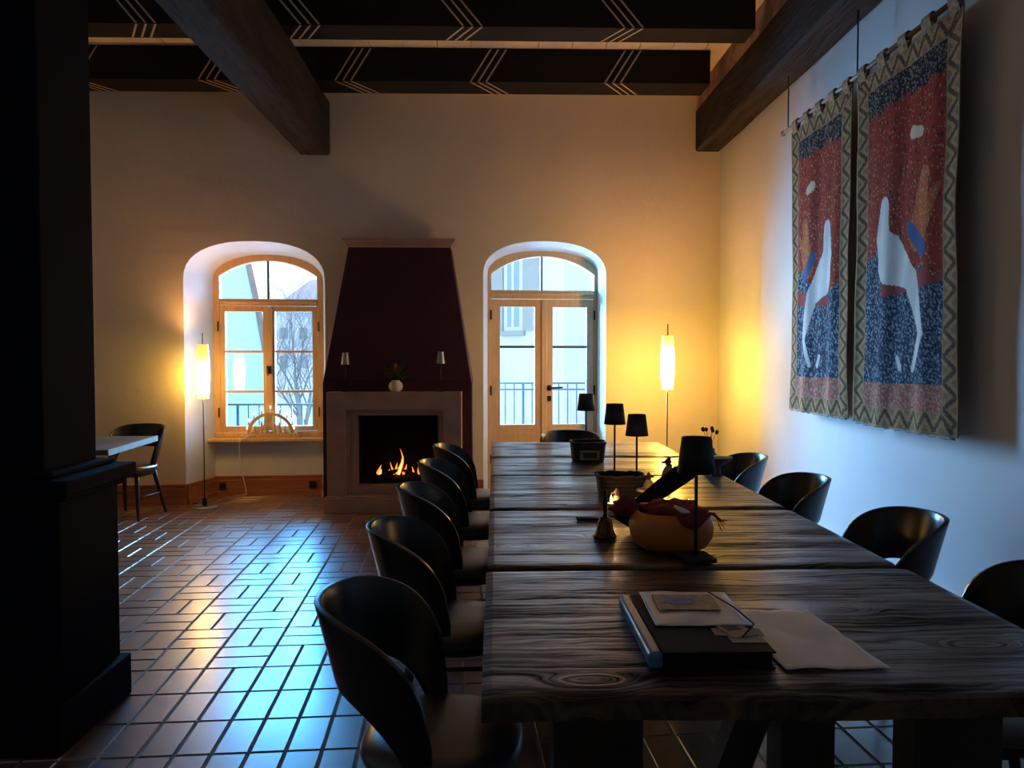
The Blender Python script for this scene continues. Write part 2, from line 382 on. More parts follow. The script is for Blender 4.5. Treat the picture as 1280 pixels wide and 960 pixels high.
wb = struct(mb.build('wall_back', ['plaster', 'plaster_white'])); wb.location = O; wb.rotation_euler = (0, 0, TH)
struct(MB().box(2.32, 2.6, -1.8, 8.2, 0, TOP).build('wall_right', 'plaster_white'))
struct(MB().box(-5.0, -4.8, -1.8, 7.7, 0, TOP).build('wall_left', 'plaster'))
struct(MB().box(-5.0, 2.6, -1.9, -1.7, 0, TOP).build('wall_front', 'plaster'))
mb = MB()
x = -5.0
while x < 2.6:                                    # boards over the joists run across them
    mb.box(x, x + 0.292, -1.8, 8.4, TOP, TOP + 0.03); x += 0.30
mb.box(-5.0, 2.6, -1.8, 8.4, TOP + 0.03, TOP + 0.1)
struct(mb.build('ceiling', 'ceiling_board'))
# floor: grout bed + basket-weave tiles with soldier rows in front
mb = MB(); mb.box(-5.0, 2.6, -1.8, 8.35, -0.1, -0.004, 0)
FA = R(3.4); B = 0.2615
ux, uy = math.cos(FA), math.sin(FA); fo = (-1.325, 3.505)
def tile(u0, u1, v0, v1):
    g = 0.0045; c = 0.004
    cx, cy = fo[0] + (u0+u1)/2*ux - (v0+v1)/2*uy, fo[1] + (u0+u1)/2*uy + (v0+v1)/2*ux
    if not (-4.9 < cx < 2.5 and 0.6 < cy < 8.3): return
    t = random.random() * 0.5; tx = random.uniform(-1, 1) * 0.0025; ty = random.uniform(-1, 1) * 0.0025
    vs = []
    for q, z in ((g, -0.005), (g + c, 0.0)):
        for u, v in ((u0+q, v0+q), (u1-q, v0+q), (u1-q, v1-q), (u0+q, v1-q)):
            X, Y = fo[0] + u*ux - v*uy, fo[1] + u*uy + v*ux
            vs.append((X, Y, z + ((X-cx)*tx + (Y-cy)*ty if z == 0 else 0)))
    mb.add(vs, [(4,5,6,7),(0,1,5,4),(1,2,6,5),(2,3,7,6),(3,0,4,7)], 1, t)
for j in range(-14, 24):
    for i in range(-18, 18):
        u, v = i*B, j*B
        if j < 0 or (i + j) % 2:
            tile(u, u+B/2, v, v+B); tile(u+B/2, u+B, v, v+B)
        else:
            tile(u, u+B, v, v+B/2); tile(u, u+B, v+B/2, v+B)
struct(mb.build('floor', ['grout', 'tile']))
# skirtings
def skirt(name, segs, h, m, t=0.025):
    mb = MB()
    for (a, b) in segs:
        a = Vector(a); b = Vector(b); d = (b - a).normalized(); nrm = Vector((d.y, -d.x, 0))
        for tt, z0, z1 in ((t*1.5, 0, 0.045), (t, 0.045, h*0.72), (t*1.35, h*0.72, h*0.80), (t*0.8, h*0.80, h*0.93), (t*1.1, h*0.93, h)):
            p = [a, b, b + nrm*tt, a + nrm*tt]
            mb.hexa([(q.x, q.y, z0) for q in p] + [(q.x, q.y, z1) for q in p])
    return struct(mb.build(name, m))
W2 = lambda u, n: (wl(u, n).x, wl(u, n).y, 0)
skirt('baseboard_back', [(W2(-5.0, 0), W2(-3.0, 0)), (W2(-3.0, 0), W2(-2.86, 0.5)), (W2(-2.86, 0.5), W2(-1.75, 0.5)),
      (W2(-1.75, 0.5), W2(-1.665, 0)), (W2(-1.665, 0), W2(-1.60, 0)), (W2(-0.2, 0), W2(-0.112, 0)), (W2(1.138, 0), W2(2.3, 0))], 0.20, 'skirting_wood')
skirt('baseboard_right', [((2.32, 7.88, 0), (2.32, -1.6, 0))], 0.24, 'plaster_white', 0.028)
struct(MB().box(2.10, 2.32, -1.8, 7.9, 3.95, TOP).build('trim_1', 'stone_rough'))

# sockets in the skirting
def socket(u, label):
    o = thing('power_socket', label, 'socket', wl(u, 0.475, 0.10), TH)
    MB().box(-0.035, 0.035, -0.016, -0.004, -0.035, 0.035).build('face_plate', 'black_wood', o, bevel=0.004)
    MB().lathe([(0.0, 0), (0.02, 0), (0.022, 0.003), (0.022, 0.006)], 20).build('socket_well', 'soot', o, loc=(0, -0.017, 0)).rotation_euler = (R(90), 0, 0)
socket(-2.78, 'dark power socket in the wooden skirting under the left end of the window sill')
socket(-1.87, 'dark power socket in the wooden skirting close to the left side of the fireplace')

# ------------------------------------------------------------------ window and door
def glazed(mb, u0, u1, z0, z1, n): mb.box(u0, u1, n - 0.002, n + 0.002, z0, z1)
win = thing('window_1', None, None, wl(-2.3, 0.5), TH, kind='structure'); wo = (-2.3, 0.5, 0)
og = opening(-2.90, -1.71, 0.60, 2.24, 2.52, 2.2); ig = opening(-2.80, -1.815, 0.66, 2.27, 2.43, 'seg')
fr = MB(); fr.ring(og, ig, 0.50, 0.60)
fr.box(-2.80, -1.815, 0.49, 0.60, 1.965, 2.035); fr.box(-2.80, -1.815, 0.475, 0.60, 1.985, 2.01)
fr.box(-2.87, -1.74, 0.485, 0.52, 0.60, 0.655)
fr.build('window_frame', 'pine', win, wo, bevel=0.006)
mb = MB(); mb.box(-2.325, -2.300, 0.53, 0.57, 2.035, 2.43); mb.build('fanlight_bar', 'rail', win, wo)
ip = opening(-2.80, -1.815, 2.03, 2.27, 2.43, 'seg')
MB().prism(ip, 0.548, 0.552).build('fanlight_pane', 'glass', win, wo)
for (a, b) in ((-2.80, -2.315), (-2.30, -1.815)):
    s = MB(); w = 0.052
    s.ring([(a, .665), (b, .665), (b, 1.96), (a, 1.96)], [(a+w, .715), (b-w, .715), (b-w, 1.905), (a+w, 1.905)], 0.505, 0.575)
    for z in (1.075, 1.49): s.box(a+w-.004, b-w+.004, 0.52, 0.56, z-0.012, z+0.012)
    so = s.build('window_sash', 'pine', win, wo, bevel=0.004)
    g = MB(); glazed(g, a+w-.003, b-w+.003, .712, 1.908, 0.54); g.build('pane', 'glass', so, wo)
MB().box(-2.345, -2.27, 0.485, 0.515, 0.67, 1.955).build('meeting_stile', 'pine', win, wo, bevel=0.006)
h = MB(); h.box(-2.328, -2.288, 0.468, 0.485, 1.26, 1.34); h.tube([(-2.308, 0.47, 1.31), (-2.308, 0.44, 1.31), (-2.308, 0.435, 1.24)], 0.009, 8)
h.build('window_latch', 'dark_brass', win, wo, bevel=0.002)
for u in (-2.815, -1.80):
    for z in (0.86, 1.75): MB().tube([(u, 0.493, z-.05), (u, 0.493, z+.05)], 0.008, 8).build('hinge', 'dark_brass', win, wo)
struct(MB().box(-2.915, -1.735, 0.36, 0.52, 0.565, 0.60).build('window_sill', 'pine', win, wo, bevel=0.008))

door = thing('door_1', None, None, wl(0.55, 0.4), TH, kind='structure'); do = (0.55, 0.4, 0)
og = opening(-0.08, 1.175, 0.0, 2.30, 2.58, 2.3); ig = opening(0.0, 1.10, 0.02, 2.31, 2.50, 'seg')
fr = MB(); fr.ring(og, ig, 0.40, 0.50); fr.box(0.0, 1.10, 0.39, 0.50, 2.05, 2.14); fr.box(0.0, 1.10, 0.375, 0.40, 2.09, 2.115)
fr.build('door_frame', 'oak_frame', door, do, bevel=0.006)
ip = opening(0.0, 1.10, 2.13, 2.31, 2.50, 'seg')
MB().prism(ip, 0.448, 0.452).build('fanlight_pane', 'glass', door, do)
MB().box(0.528, 0.548, 0.43, 0.47, 2.13, 2.51).build('fanlight_bar', 'rail', door, do)
leafs = []
for (a, b, ga, gb) in ((0.002, 0.535, 0.092, 0.462), (0.575, 1.098, 0.655, 1.022)):
    s = MB()
    s.ring([(a, .02), (b, .02), (b, 2.045), (a, 2.045)], [(ga, .715), (gb, .715), (gb, 1.965), (ga, 1.965)], 0.41, 0.46)
    s.box(a, b, 0.415, 0.455, 0.02, 0.02+.001)
    s.ring([(ga, .10), (gb, .10), (gb, .63), (ga, .63)], [(ga+.04, .14), (gb-.04, .14), (gb-.04, .59), (ga+.04, .59)], 0.402, 0.412)
    s.box(ga-.01, gb+.01, 0.42, 0.45, 0.08, 0.70)
    s.box(ga-.003, gb+.003, 0.422, 0.45, 1.530, 1.555, 1)
    lf = s.build('door_leaf', ['oak_frame', 'rail'], door, do, bevel=0.004); leafs.append(lf)
    g = MB(); glazed(g, ga-.003, gb+.003, .712, 1.968, 0.436); g.build('pane', 'glass', lf, do)
MB().box(0.533, 0.592, 0.395, 0.425, 0.02, 2.045).build('meeting_stile', 'oak_frame', door, do, bevel=0.006)
h = MB(); h.box(0.600, 0.640, 0.397, 0.411, 1.075, 1.135); h.tube([(0.62, 0.40, 1.105), (0.62, 0.345, 1.105)], 0.010, 10)
h.tube([(0.62, 0.348, 1.105), (0.66, 0.342, 1.107), (0.755, 0.342, 1.112)], 0.010, 10); h.build('door_handle', 'black_metal', leafs[1], do, bevel=0.003)
h = MB(); h.box(0.600, 0.640, 0.397, 0.411, 0.965, 1.020); h.tube([(0.62, 0.402, 1.0), (0.62, 0.385, 1.0)], 0.012, 12); h.build('lock_plate', 'black_metal', leafs[1], do, bevel=0.003)
for u in (-0.004, 1.104):
    for z in (0.35, 1.08, 1.88): MB().tube([(u, 0.398, z-.05), (u, 0.398, z+.05)], 0.010, 8).build('hinge', 'black_metal', door, do)

# ------------------------------------------------------------------ pillar and timbers
p = thing('pillar', 'dark blue-black square pillar with a ledge and plinth at the left of the room', 'pillar', (-2.0, 3.0, 0))
po = (-2.0, 3.0, 0)
mb = MB(); mb.box(-2.50, -1.65, 2.84, 3.22, 1.0, TOP); mb.build('upper_shaft', 'dark_paint', p, po, bevel=0.01)
mb = MB(); mb.box(-2.52, -1.575, 2.80, 3.24, 0.15, 0.93); mb.build('lower_shaft', 'dark_paint', p, po, bevel=0.01)
mb = MB(); mb.box(-2.57, -1.515, 2.74, 3.28, 0.925, 0.985); mb.box(-2.54, -1.545, 2.78, 3.26, 0.90, 0.93); mb.box(-2.54, -1.59, 2.79, 3.25, 0.985, 1.005); mb.build('ledge', 'dark_paint', p, po, bevel=0.008)
mb = MB(); mb.box(-2.56, -1.540, 2.72, 3.26, 0, 0.175); mb.build('plinth', 'dark_paint', p, po, bevel=0.008)

def timber(name, x0, x1, z0, z1, y0, y1, label, sag):
    mb = MB(); n = 26; vs = []; fs = []
    for i in range(n + 1):
        t = i / n; y = y0 + (y1 - y0) * t
        j = [noise.noise(Vector((y*0.9, k*5.1, x0))) * sag for k in range(8)]
        c = 0.02
        ring = [(x0+c+j[0], z0+j[1]), (x1-c+j[2], z0+j[1]), (x1+j[2], z0+c+j[3]), (x1+j[2], z1-c), (x1-c, z1), (x0+c, z1), (x0+j[0], z1-c), (x0+j[0], z0+c+j[5])]
        vs += [(a, y, b) for a, b in ring]
    for i in range(n):
        for k in range(8): fs.append((i*8+k, i*8+(k+1) % 8, (i+1)*8+(k+1) % 8, (i+1)*8+k))
    fs.append(tuple(range(8))); fs.append(tuple(n*8+k for k in range(7, -1, -1)))
    o = mb.add(vs, fs).build(name, 'old_beam', org=((x0+x1)/2, y0, z0)); o.location = ((x0+x1)/2, y0, z0)
    return tag(o, label, 'beam')
timber('ceiling_beam', -1.90, -1.60, 3.40, 3.93, -1.6, 7.62, 'heavy rough-hewn dark beam running towards the wall between window and fireplace', 0.014)
timber('ceiling_beam', 2.055, 2.31, 3.53, 3.95, -1.6, 7.88, 'heavy dark beam running along the top of the tapestry wall', 0.010)
def joist(y0, y1, z0, x0, x1, xs, up, dn, label, direction):
    mb = MB(); mb.box(x0, x1, y0, y1, z0, TOP - 0.002, 0)
    w = 0.017; e = 0.0015
    for X in xs:
        for k in range(3):
            a = X + k * 0.070
            if a + w > x1 or a < x0: continue
            b = a + up; zt = TOP - 0.01
            mb.add([(a, y0-e, z0+.004), (a+w, y0-e, z0+.004), (b+w, y0-e, zt), (b, y0-e, zt)], [(0, 1, 2, 3)], 1)
            c = a + dn
            mb.add([(a, y0+.006, z0-e), (a+w, y0+.006, z0-e), (c+w, y1-.01, z0-e), (c, y1-.01, z0-e)], [(3, 2, 1, 0)], 1)
    o = mb.build('ceiling_joist', ['joist', 'chevron'], org=((x0+x1)/2, y0, z0)); o.location = ((x0+x1)/2, y0, z0)
    return tag(o, label, 'joist')
joist(6.99, 7.31, 3.90, -4.75, 1.95, [-0.218 + 1.21*k for k in range(-3, 2)], 0.18, 0.20, 'dark joist with pale painted chevrons, closest to the wall with window and fireplace', 1)
joist(5.84, 6.10, 3.90, -4.75, 1.97, [-0.240 + 1.21*k for k in range(-3, 2)], -0.24, -0.14, 'dark joist with pale painted chevrons, crossing the top edge of the picture', -1)

# ------------------------------------------------------------------ fireplace
fp = thing('fireplace', 'burgundy plastered fireplace hood over a pinkish stone surround with a small fire', 'fireplace', (-0.9, 7.2, 0)); fo_ = (-0.9, 7.2, 0)
def yb(x): return 7.73 + 0.08 * x - 0.004
mb = MB()
# masonry body round the firebox (box with an opening)
mb.ring([(-1.60, 0.0), (-0.212, 0.0), (-0.212, 1.20), (-1.60, 1.20)], [(-1.295, 0.235), (-0.535, 0.235), (-0.535, 0.885), (-1.295, 0.885)], 7.20, 7.58)
mb.build('chimney_base', 'burgundy', fp, fo_)
mb = MB(); x0, x1, X0, X1 = -1.60, -0.212, -1.385, -0.420
mb.hexa([(x0, 7.20, 1.20), (x1, 7.20, 1.20), (x1, yb(x1), 1.20), (x0, yb(x0), 1.20), (X0, 7.38, 2.50), (X1, 7.38, 2.50), (X1, yb(X1), 2.50), (X0, yb(X0), 2.50)])
mb.build('hood', 'burgundy', fp, fo_, bevel=0.01)
mb = MB()
for d, z0, z1 in ((0.015, 2.475, 2.505), (0.035, 2.505, 2.525), (0.05, 2.525, 2.555)): mb.box(X0-d, X1+d, 7.37-d, yb(X0)-.01, z0, z1)
mb.build('cornice', 'sandstone', fp, fo_, bevel=0.005)
mb = MB()
o1 = [(-1.535, 0.14), (-0.302, 0.14), (-0.302, 1.112), (-1.535, 1.112)]
i1 = [(-1.365, 0.14), (-0.475, 0.14), (-0.475, 0.945), (-1.365, 0.945)]
i2 = [(-1.335, 0.17), (-0.505, 0.17), (-0.505, 0.925), (-1.335, 0.925)]
i3 = [(-1.275, 0.24), (-0.522, 0.24), (-0.522, 0.893), (-1.275, 0.893)]
mb.ring(o1, i1, 7.05, 7.21); mb.ring(i1, i2, 7.085, 7.21); mb.ring(i2, i3, 7.11, 7.25)
mb.build('stone_surround', 'sandstone', fp, fo_, bevel=0.004)
mb = MB(); mb.box(-1.565, -0.225, 7.03, 7.2, 0, 0.135); mb.box(-1.545, -0.29, 7.04, 7.2, 0.135, 0.155); mb.build('hearth_plinth', 'sandstone', fp, fo_, bevel=0.006)
mb = MB()
mb.box(-1.30, -0.53, 7.575, 7.60, 0.2, 0.9); mb.box(-1.305, -1.29, 7.24, 7.59, 0.2, 0.9); mb.box(-0.54, -0.525, 7.24, 7.59, 0.2, 0.9)
mb.box(-1.30, -0.53, 7.24, 7.59, 0.88, 0.895); mb.box(-1.30, -0.53, 7.24, 7.59, 0.225, 0.24)
mb.build('firebox', 'soot', fp, fo_)
LB = 0.24
for k, (a, b, r) in enumerate([((-1.16, 7.34, LB+.02), (-0.86, 7.44, LB+.13), .028), ((-0.66, 7.34, LB+.02), (-0.93, 7.43, LB+.12), .026), ((-1.08, 7.48, LB+.03), (-0.70, 7.48, LB+.03), .03), ((-1.05, 7.33, LB+.03), (-0.72, 7.34, LB+.03), .026)]):
    a = Vector(a); b = Vector(b)
    pts = [a.lerp(b, t/6) + Vector((0, 0, noise.noise(Vector((t, k*3, 0)))*0.012)) for t in range(7)]
    tag(MB().tube(pts, [r*(.8+.3*abs(noise.noise(Vector((t*.9, k, 5)))))*1.0 for t in range(7)], 9).build('firewood_log', 'log', smooth=True),
        ['charred log leaning from the left side of the small fire', 'charred log leaning from the right side of the small fire', 'charred log lying at the back of the fire', 'charred log lying across the front of the fire'][k], 'log', 'burning logs in the fireplace')
fl = thing('fire', 'small orange flames rising over charred logs inside the fireplace', 'fire', (-0.9, 7.4, LB))
for (x, hh, w, m) in ((-1.10, .13, .035, 'fire'), (-1.085, .08, .02, 'fire_core'), (-0.985, .17, .02, 'fire'), (-0.90, .34, .034, 'fire'), (-0.90, .22, .02, 'fire_core'), (-0.93, .16, .03, 'fire'), (-0.865, .14, .028, 'fire'), (-0.80, .11, .018, 'fire'), (-0.72, .10, .015, 'fire'), (-1.03, .08, .016, 'fire')):
    vs = [(w*s*1.0, z) for s, z in ((.35, 0), (.9, .12), (1.0, .25), (.7, .45), (.4, .65), (.2, .82), (.0, 1.0))]
    mb = MB(); hh *= .75; mb.lathe([(r*.6, z*hh) for r, z in vs], 12, (0, 0, 0), sx=1, sy=.5)
    mb.v = [(v[0] + .018*math.sin(v[2]*22 + x*30), v[1], v[2]) for v in mb.v]
    mb.build('flame', m, fl, smooth=True, loc=(x + 0.9, 0.0 if m == 'fire' else -0.02, 0.06))

# ------------------------------------------------------------------ table lamps
def table_lamp(x, y, z, s, label, name='table_lamp', grp='cordless black table lamps on the long table'):
    o = thing(name, label, 'table lamp', (x, y, z), R(8), grp)
    MB().box(-.052, .052, -.052, .052, 0, .014).build('lamp_base', 'shade_black', o, bevel=.003)
    MB().tube([(0, 0, .012), (0, 0, .375)], .0055, 10).build('lamp_stem', 'shade_black', o, smooth=True)
    m = MB(); m.lathe([(.060, .285), (.046, .400)], 32); m.f = [f for f in m.f if len(f) == 4]; m.mi = m.mi[:len(m.f)]
    sh = m.build('lamp_shade', 'shade_black', o, smooth=True, solid=.003)
    MB().lathe([(.0, .388), (.045, .388), (.0455, .392), (0, .392)], 32).build('shade_diffuser', 'shade_black', sh)
    o.scale = (s, s, s)
    return o
l0 = table_lamp(0.655, 2.47, .765, 1.0, 'black table lamp closest to the viewer, its shade rising in front of the wooden bowl')
def lamp_copy(x, y, s, label):
    c = copy_tree(l0); c.location = (x, y, .765); c.scale = (s, s, s); c['label'] = label
lamp_copy(0.7155, 3.84, .935, 'black table lamp with the second largest shade, behind the woven basket with candles')
lamp_copy(0.676, 4.30, 1.0, 'slim black table lamp third from the front, before the blue-white door reveal')
lamp_copy(0.640, 5.35, 1.02, 'black table lamp farthest away, standing behind the far wicker basket before the door glass')

# ------------------------------------------------------------------ long table
tb = thing('dining_table', 'long dark brushed-wood table of wide planks running from the viewer to the glazed door', 'table', (0.635, 3.8, 0)); to = (0.635, 3.8, 0)
TX0, TX1 = -0.022, 1.292
def plank(y0, y1, k, x0, x1, dz=0.0):
    nx = 64; ts = [0, .008, .02, .04, .1, .25, .4, .55, .7, .85, .94, .97, .985, 1]; ny = len(ts) - 1; zt = 0.76 + dz; th = 0.052
    def edge(x, s): return noise.noise(Vector((x*2.2, k*7.3+s*3.1, 0)))*0.013 + noise.noise(Vector((x*7, k*3.3+s, 2)))*0.005
    top = []; bot = []
    for i in range(nx + 1):
        x = x0 + (x1 - x0)*i/nx; a = y0 + edge(x, 0); b = y1 + edge(x, 1)
        for j in range(ny + 1):
            t = ts[j]; y = a + (b-a)*t; r = {0: .013, 1: .005, 2: .0015, ny: .013, ny-1: .005, ny-2: .0015}.get(j, 0) + (.003 if i in (0, nx) else 0)
            z = zt - r + noise.noise(Vector((x*1.2, y*6, k)))*0.0016
            top.append((x, y, z)); bot.append((x, y, zt - th))
    n = (nx+1)*(ny+1); vs = top + bot; fs = []
    I = lambda i, j: i*(ny+1)+j
    for i in range(nx):
        for j in range(ny):
            fs.append((I(i,j), I(i+1,j), I(i+1,j+1), I(i,j+1))); fs.append((n+I(i,j), n+I(i,j+1), n+I(i+1,j+1), n+I(i+1,j)))
    for i in range(nx):
        fs.append((I(i,0), n+I(i,0), n+I(i+1,0), I(i+1,0))); fs.append((I(i,ny), I(i+1,ny), n+I(i+1,ny), n+I(i,ny)))
    for j in range(ny):
        fs.append((I(0,j), I(0,j+1), n+I(0,j+1), n+I(0,j))); fs.append((I(nx,j), n+I(nx,j), n+I(nx,j+1), I(nx,j+1)))
    mb = MB(); mb.add(vs, fs)
    o = mb.build('tabletop_plank', 'plank', tb, to, smooth=False)
    return o
ys = [1.475, 2.398, 3.352, 4.325, 5.137, 6.08]
for k in range(5): plank(ys[k] + (0.012 if k else 0), ys[k+1] - 0.013, k, TX0 - (0.004 if k == 0 else 0), TX1, [0.002, 0, .001, -.001, 0][k])
for Y in (1.72, 3.78, 5.80):
    MB().box(0.06, 1.21, Y-.06, Y+.06, 0.655, 0.706).build('cross_rail', 'black_wood', tb, to, bevel=.004)
    MB().box(0.10, 1.17, Y-.06, Y+.06, 0.0, 0.07).build('foot_rail', 'black_wood', tb, to, bevel=.004)
    for X, w in ((0.23, .2), (1.04, .2), (0.70, .12)):
        MB().box(X-w/2, X+w/2, Y-.05, Y+.05, 0.07, 0.656).build('leg', 'black_wood', tb, to, bevel=.004)
    mb = MB(); 
    mb.hexa([(.34, Y-.03, .07), (.42, Y-.03, .07), (.42, Y+.03, .07), (.34, Y+.03, .07), (.56, Y-.03, .656), (.64, Y-.03, .656), (.64, Y+.03, .656), (.56, Y+.03, .656)])
    mb.build('brace', 'black_wood', tb, to)
MB().box(0.58, 0.70, 1.78, 5.74, 0.60, 0.655).build('stretcher', 'black_wood', tb, to, bevel=.004)

# ------------------------------------------------------------------ chairs
def make_chair():
    o = thing('dining_chair', 'x', 'chair')
    # seat
    mb = MB(); mb.lathe([(0, .405), (.185, .405), (.205, .418), (.212, .440), (.205, .458), (.17, .470), (.09, .475), (0, .4755)], 40, (0, 0.005, 0), sq=.72, sx=1.0, sy=.98)
    mb.build('seat', 'black_leather', o, smooth=True)
    mb = MB(); mb.lathe([(0, .375), (.175, .375), (.185, .405), (0, .406)], 32, (0, 0, 0), sq=.75); mb.build('seat_frame', 'black_wood', o, smooth=False)
    # curved shell back: arch opening below, rounded top, wings sweeping forward
    n = 40; fm = R(86); vo = []; th = .016
    rows = 8; vs = []; 
    for side in (0, 1):
        for i in range(n + 1):
            f = -fm + 2*fm*i/n; a = abs(f)/fm
            zt = .50 + .312 * (1 - a**3.4)**.52 if a < 1 else .50
            zb = .605 - .155 * min(1, (a/.80))**4
            zb = min(zb, zt - .02)
            for j in range(rows + 1):
                z = zb + (zt - zb)*j/rows
                r = .196 + (z - .45)*.20 - (th if side else 0)
                rr = r * (1 + .24*math.cos(f)) 
                vs.append((rr*math.sin(f), -rr*math.cos(f) + .01, z))
    m_ = (n+1)*(rows+1); fs = []
    I = lambda s, i, j: s*m_ + i*(rows+1) + j
    for i in range(n):
        for j in range(rows):
            fs.append((I(0,i,j), I(0,i+1,j), I(0,i+1,j+1), I(0,i,j+1))); fs.append((I(1,i,j), I(1,i,j+1), I(1,i+1,j+1), I(1,i+1,j)))
        fs.append((I(0,i,rows), I(0,i+1,rows), I(1,i+1,rows), I(1,i,rows))); fs.append((I(0,i,0), I(1,i,0), I(1,i+1,0), I(0,i+1,0)))
    for j in range(rows):
        fs.append((I(0,0,j), I(0,0,j+1), I(1,0,j+1), I(1,0,j))); fs.append((I(0,n,j), I(1,n,j), I(1,n,j+1), I(0,n,j+1)))
    mb = MB(); mb.add(vs, fs); mb.build('backrest', 'black_shell', o, smooth=True, bevel=.005)
    for sx in (-1, 1):
        for sy in (-1, 1):
            top = Vector((sx*.145, sy*.13, .40)); bot = Vector((sx*.20, sy*(.20 if sy > 0 else .225), 0.0))
            pts = [top.lerp(bot, t/4) for t in range(5)]
            MB().tube(pts, [.020, .019, .017, .015, .012], 12).build('leg', 'black_wood', o, smooth=True)
        a = Vector((sx*.145, .13, .40)).lerp(Vector((sx*.20, .20, 0)), .52); b = Vector((sx*.145, -.13, .40)).lerp(Vector((sx*.20, -.225, 0)), .52)
        MB().tube([a, b], .009, 10).build('stretcher', 'black_wood', o, smooth=True)
    return o
ch = make_chair()
def chair(x, y, rz, label, group, first=[True]):
    c = ch if first[0] else copy_tree(ch); first[0] = False
    c.location = (x, y, 0); c.rotation_euler = (0, 0, rz); c['label'] = label; c['group'] = group
GL = 'dark shell chairs along the left side of the long table'; GR = 'dark shell chairs along the wall side of the long table'
# facing +Y locally; left row faces +X
ordn = ['black shell chair closest to the viewer on the left side of the table', 'second black shell chair from the viewer, left side of the table',
        'third and middle black shell chair of the left row', 'second black shell chair from the fireplace end of the left row',
        'farthest black shell chair of the left row, before the fireplace surround']
for (y, dx, rz), lb in zip([(1.98, 0, -92), (2.83, -.01, -90), (3.68, -.01, -88), (4.56, .0, -91), (5.42, .02, -90)], ordn):
    chair(-0.138 + dx, y, R(rz), lb, GL)
ordr = ['black shell chair nearest the viewer by the blue-lit wall, cut by the picture edge', 'black shell chair second nearest on the wall side of the table',
        'third black shell chair counted from the viewer on the wall side', 'black shell chair farthest back on the wall side, smallest of that row']
for (y, dx, rz), lb in zip([(2.12, 0, 90), (2.98, 0.01, 88), (3.93, -.02, 91), (4.80, -.03, 90)], ordr):
    chair(1.42 + dx, y, R(rz), lb, GR)
chair(0.63, 6.22, R(180), 'black shell chair at the far head of the table before the glazed door', 'dark shell chairs around the long table')
chair(-3.27, 6.95, R(172), 'black wooden chair behind the small table at the left wall', 'chairs at the small side table')

# ------------------------------------------------------------------ small table behind the pillar
st = thing('side_table', 'small wooden table with a pale edge, half hidden by the dark pillar', 'table', (-3.42, 6.05, 0)); so_ = (-3.42, 6.05, 0)
mb = MB(); mb.hexa([(-4.05, 5.50, .722), (-2.79, 5.58, .722), (-2.885, 6.60, .722), (-4.10, 6.55, .722), (-4.05, 5.50, .76), (-2.79, 5.58, .76), (-2.885, 6.60, .76), (-4.10, 6.55, .76)])
mb.build('table_top', 'left_table', st, so_, bevel=.004)
MB().hexa([(-2.79, 5.575, .718), (-2.775, 5.575, .718), (-2.87, 6.605, .718), (-2.885, 6.605, .718), (-2.79, 5.575, .762), (-2.775, 5.575, .762), (-2.87, 6.605, .762), (-2.885, 6.605, .762)]).build('edge_band', 'table_edge_pale', st, so_)
tag(st.children[1], 'pale edge band')
MB().box(-3.46, -3.38, 6.01, 6.09, .03, .722).build('pedestal', 'black_metal', st, so_)
MB().box(-3.70, -3.14, 5.85, 6.25, 0, .03).build('base_plate', 'black_metal', st, so_, bevel=.005)

# ------------------------------------------------------------------ floor lamps
def floor_lamp(x, y, z0, z1, top, label, sm='lit_shade', up=62):
    o = thing('floor_lamp', label, 'floor lamp', (x, y, 0), 0, 'tall slim floor lamps by the wall')
    MB().lathe([(0, 0), (.125, 0), (.127, .006), (.12, .012), (0, .014)], 40).build('lamp_base', 'steel', o, smooth=True)
    MB().lathe([(.0, .012), (.022, .012), (.022, .085), (0, .09)], 20).build('base_sleeve', 'black_metal', o, smooth=False)
    MB().tube([(0, 0, .03), (0, 0, top)], .0055, 10).build('pole', 'dark_brass', o, smooth=True)
    prof = []; tn = []; N = 26
    for k in range(N + 1):
        t = k/N; r = .050 + .013*math.sin(math.pi*t)
        prof.append((r, z0 + (z1-z0)*t)); tn.append(max(0.0, math.exp(-((t-.38)/.24)**2)))
    mb = MB(); mb.lathe(prof, 28, tones=tn); mb.f = [f for f in mb.f if len(f) == 4]; mb.mi = mb.mi[:len(mb.f)]
    mb.build('lamp_shade', sm, o, smooth=True)
    l = bpy.data.lights.new('bulb_light', 'SPOT'); l.energy = up; l.color = (1.0, .45, .14); l.spot_size = R(152); l.spot_blend = 1.0; l.shadow_soft_size = .035
    lo = bpy.data.objects.new('bulb_light', l); COL.objects.link(lo); lo.parent = o; lo.location = (0, 0, z1 - .01); lo.rotation_euler = (R(180), 0, 0)
    return o
floor_lamp(-2.765, 7.36, 1.037, 1.55, 1.66, 'slim floor lamp with glowing tube shade and round metal foot beside the window niche', 'lit_shade_dim', 36)
floor_lamp(1.588, 7.02, 1.135, 1.626, 1.734, 'slim floor lamp with glowing tube shade right of the glazed door, in the yellow-lit corner')
# cable with switch at the left lamp foot
o = thing('lamp_cable', 'short dark cable with a white switch beside the left floor lamp foot', 'cable', (-2.95, 7.5, 0))
MB().tube([(-.14, .02, .008), (-.08, .05, .007), (0, .03, .007), (.06, .01, .008)], .0045, 8).build('cable', 'black_metal', o, smooth=True)
MB().box(-.20, -.12, .0, .025, .0, .018).build('switch', 'white_cord', o, bevel=.005)

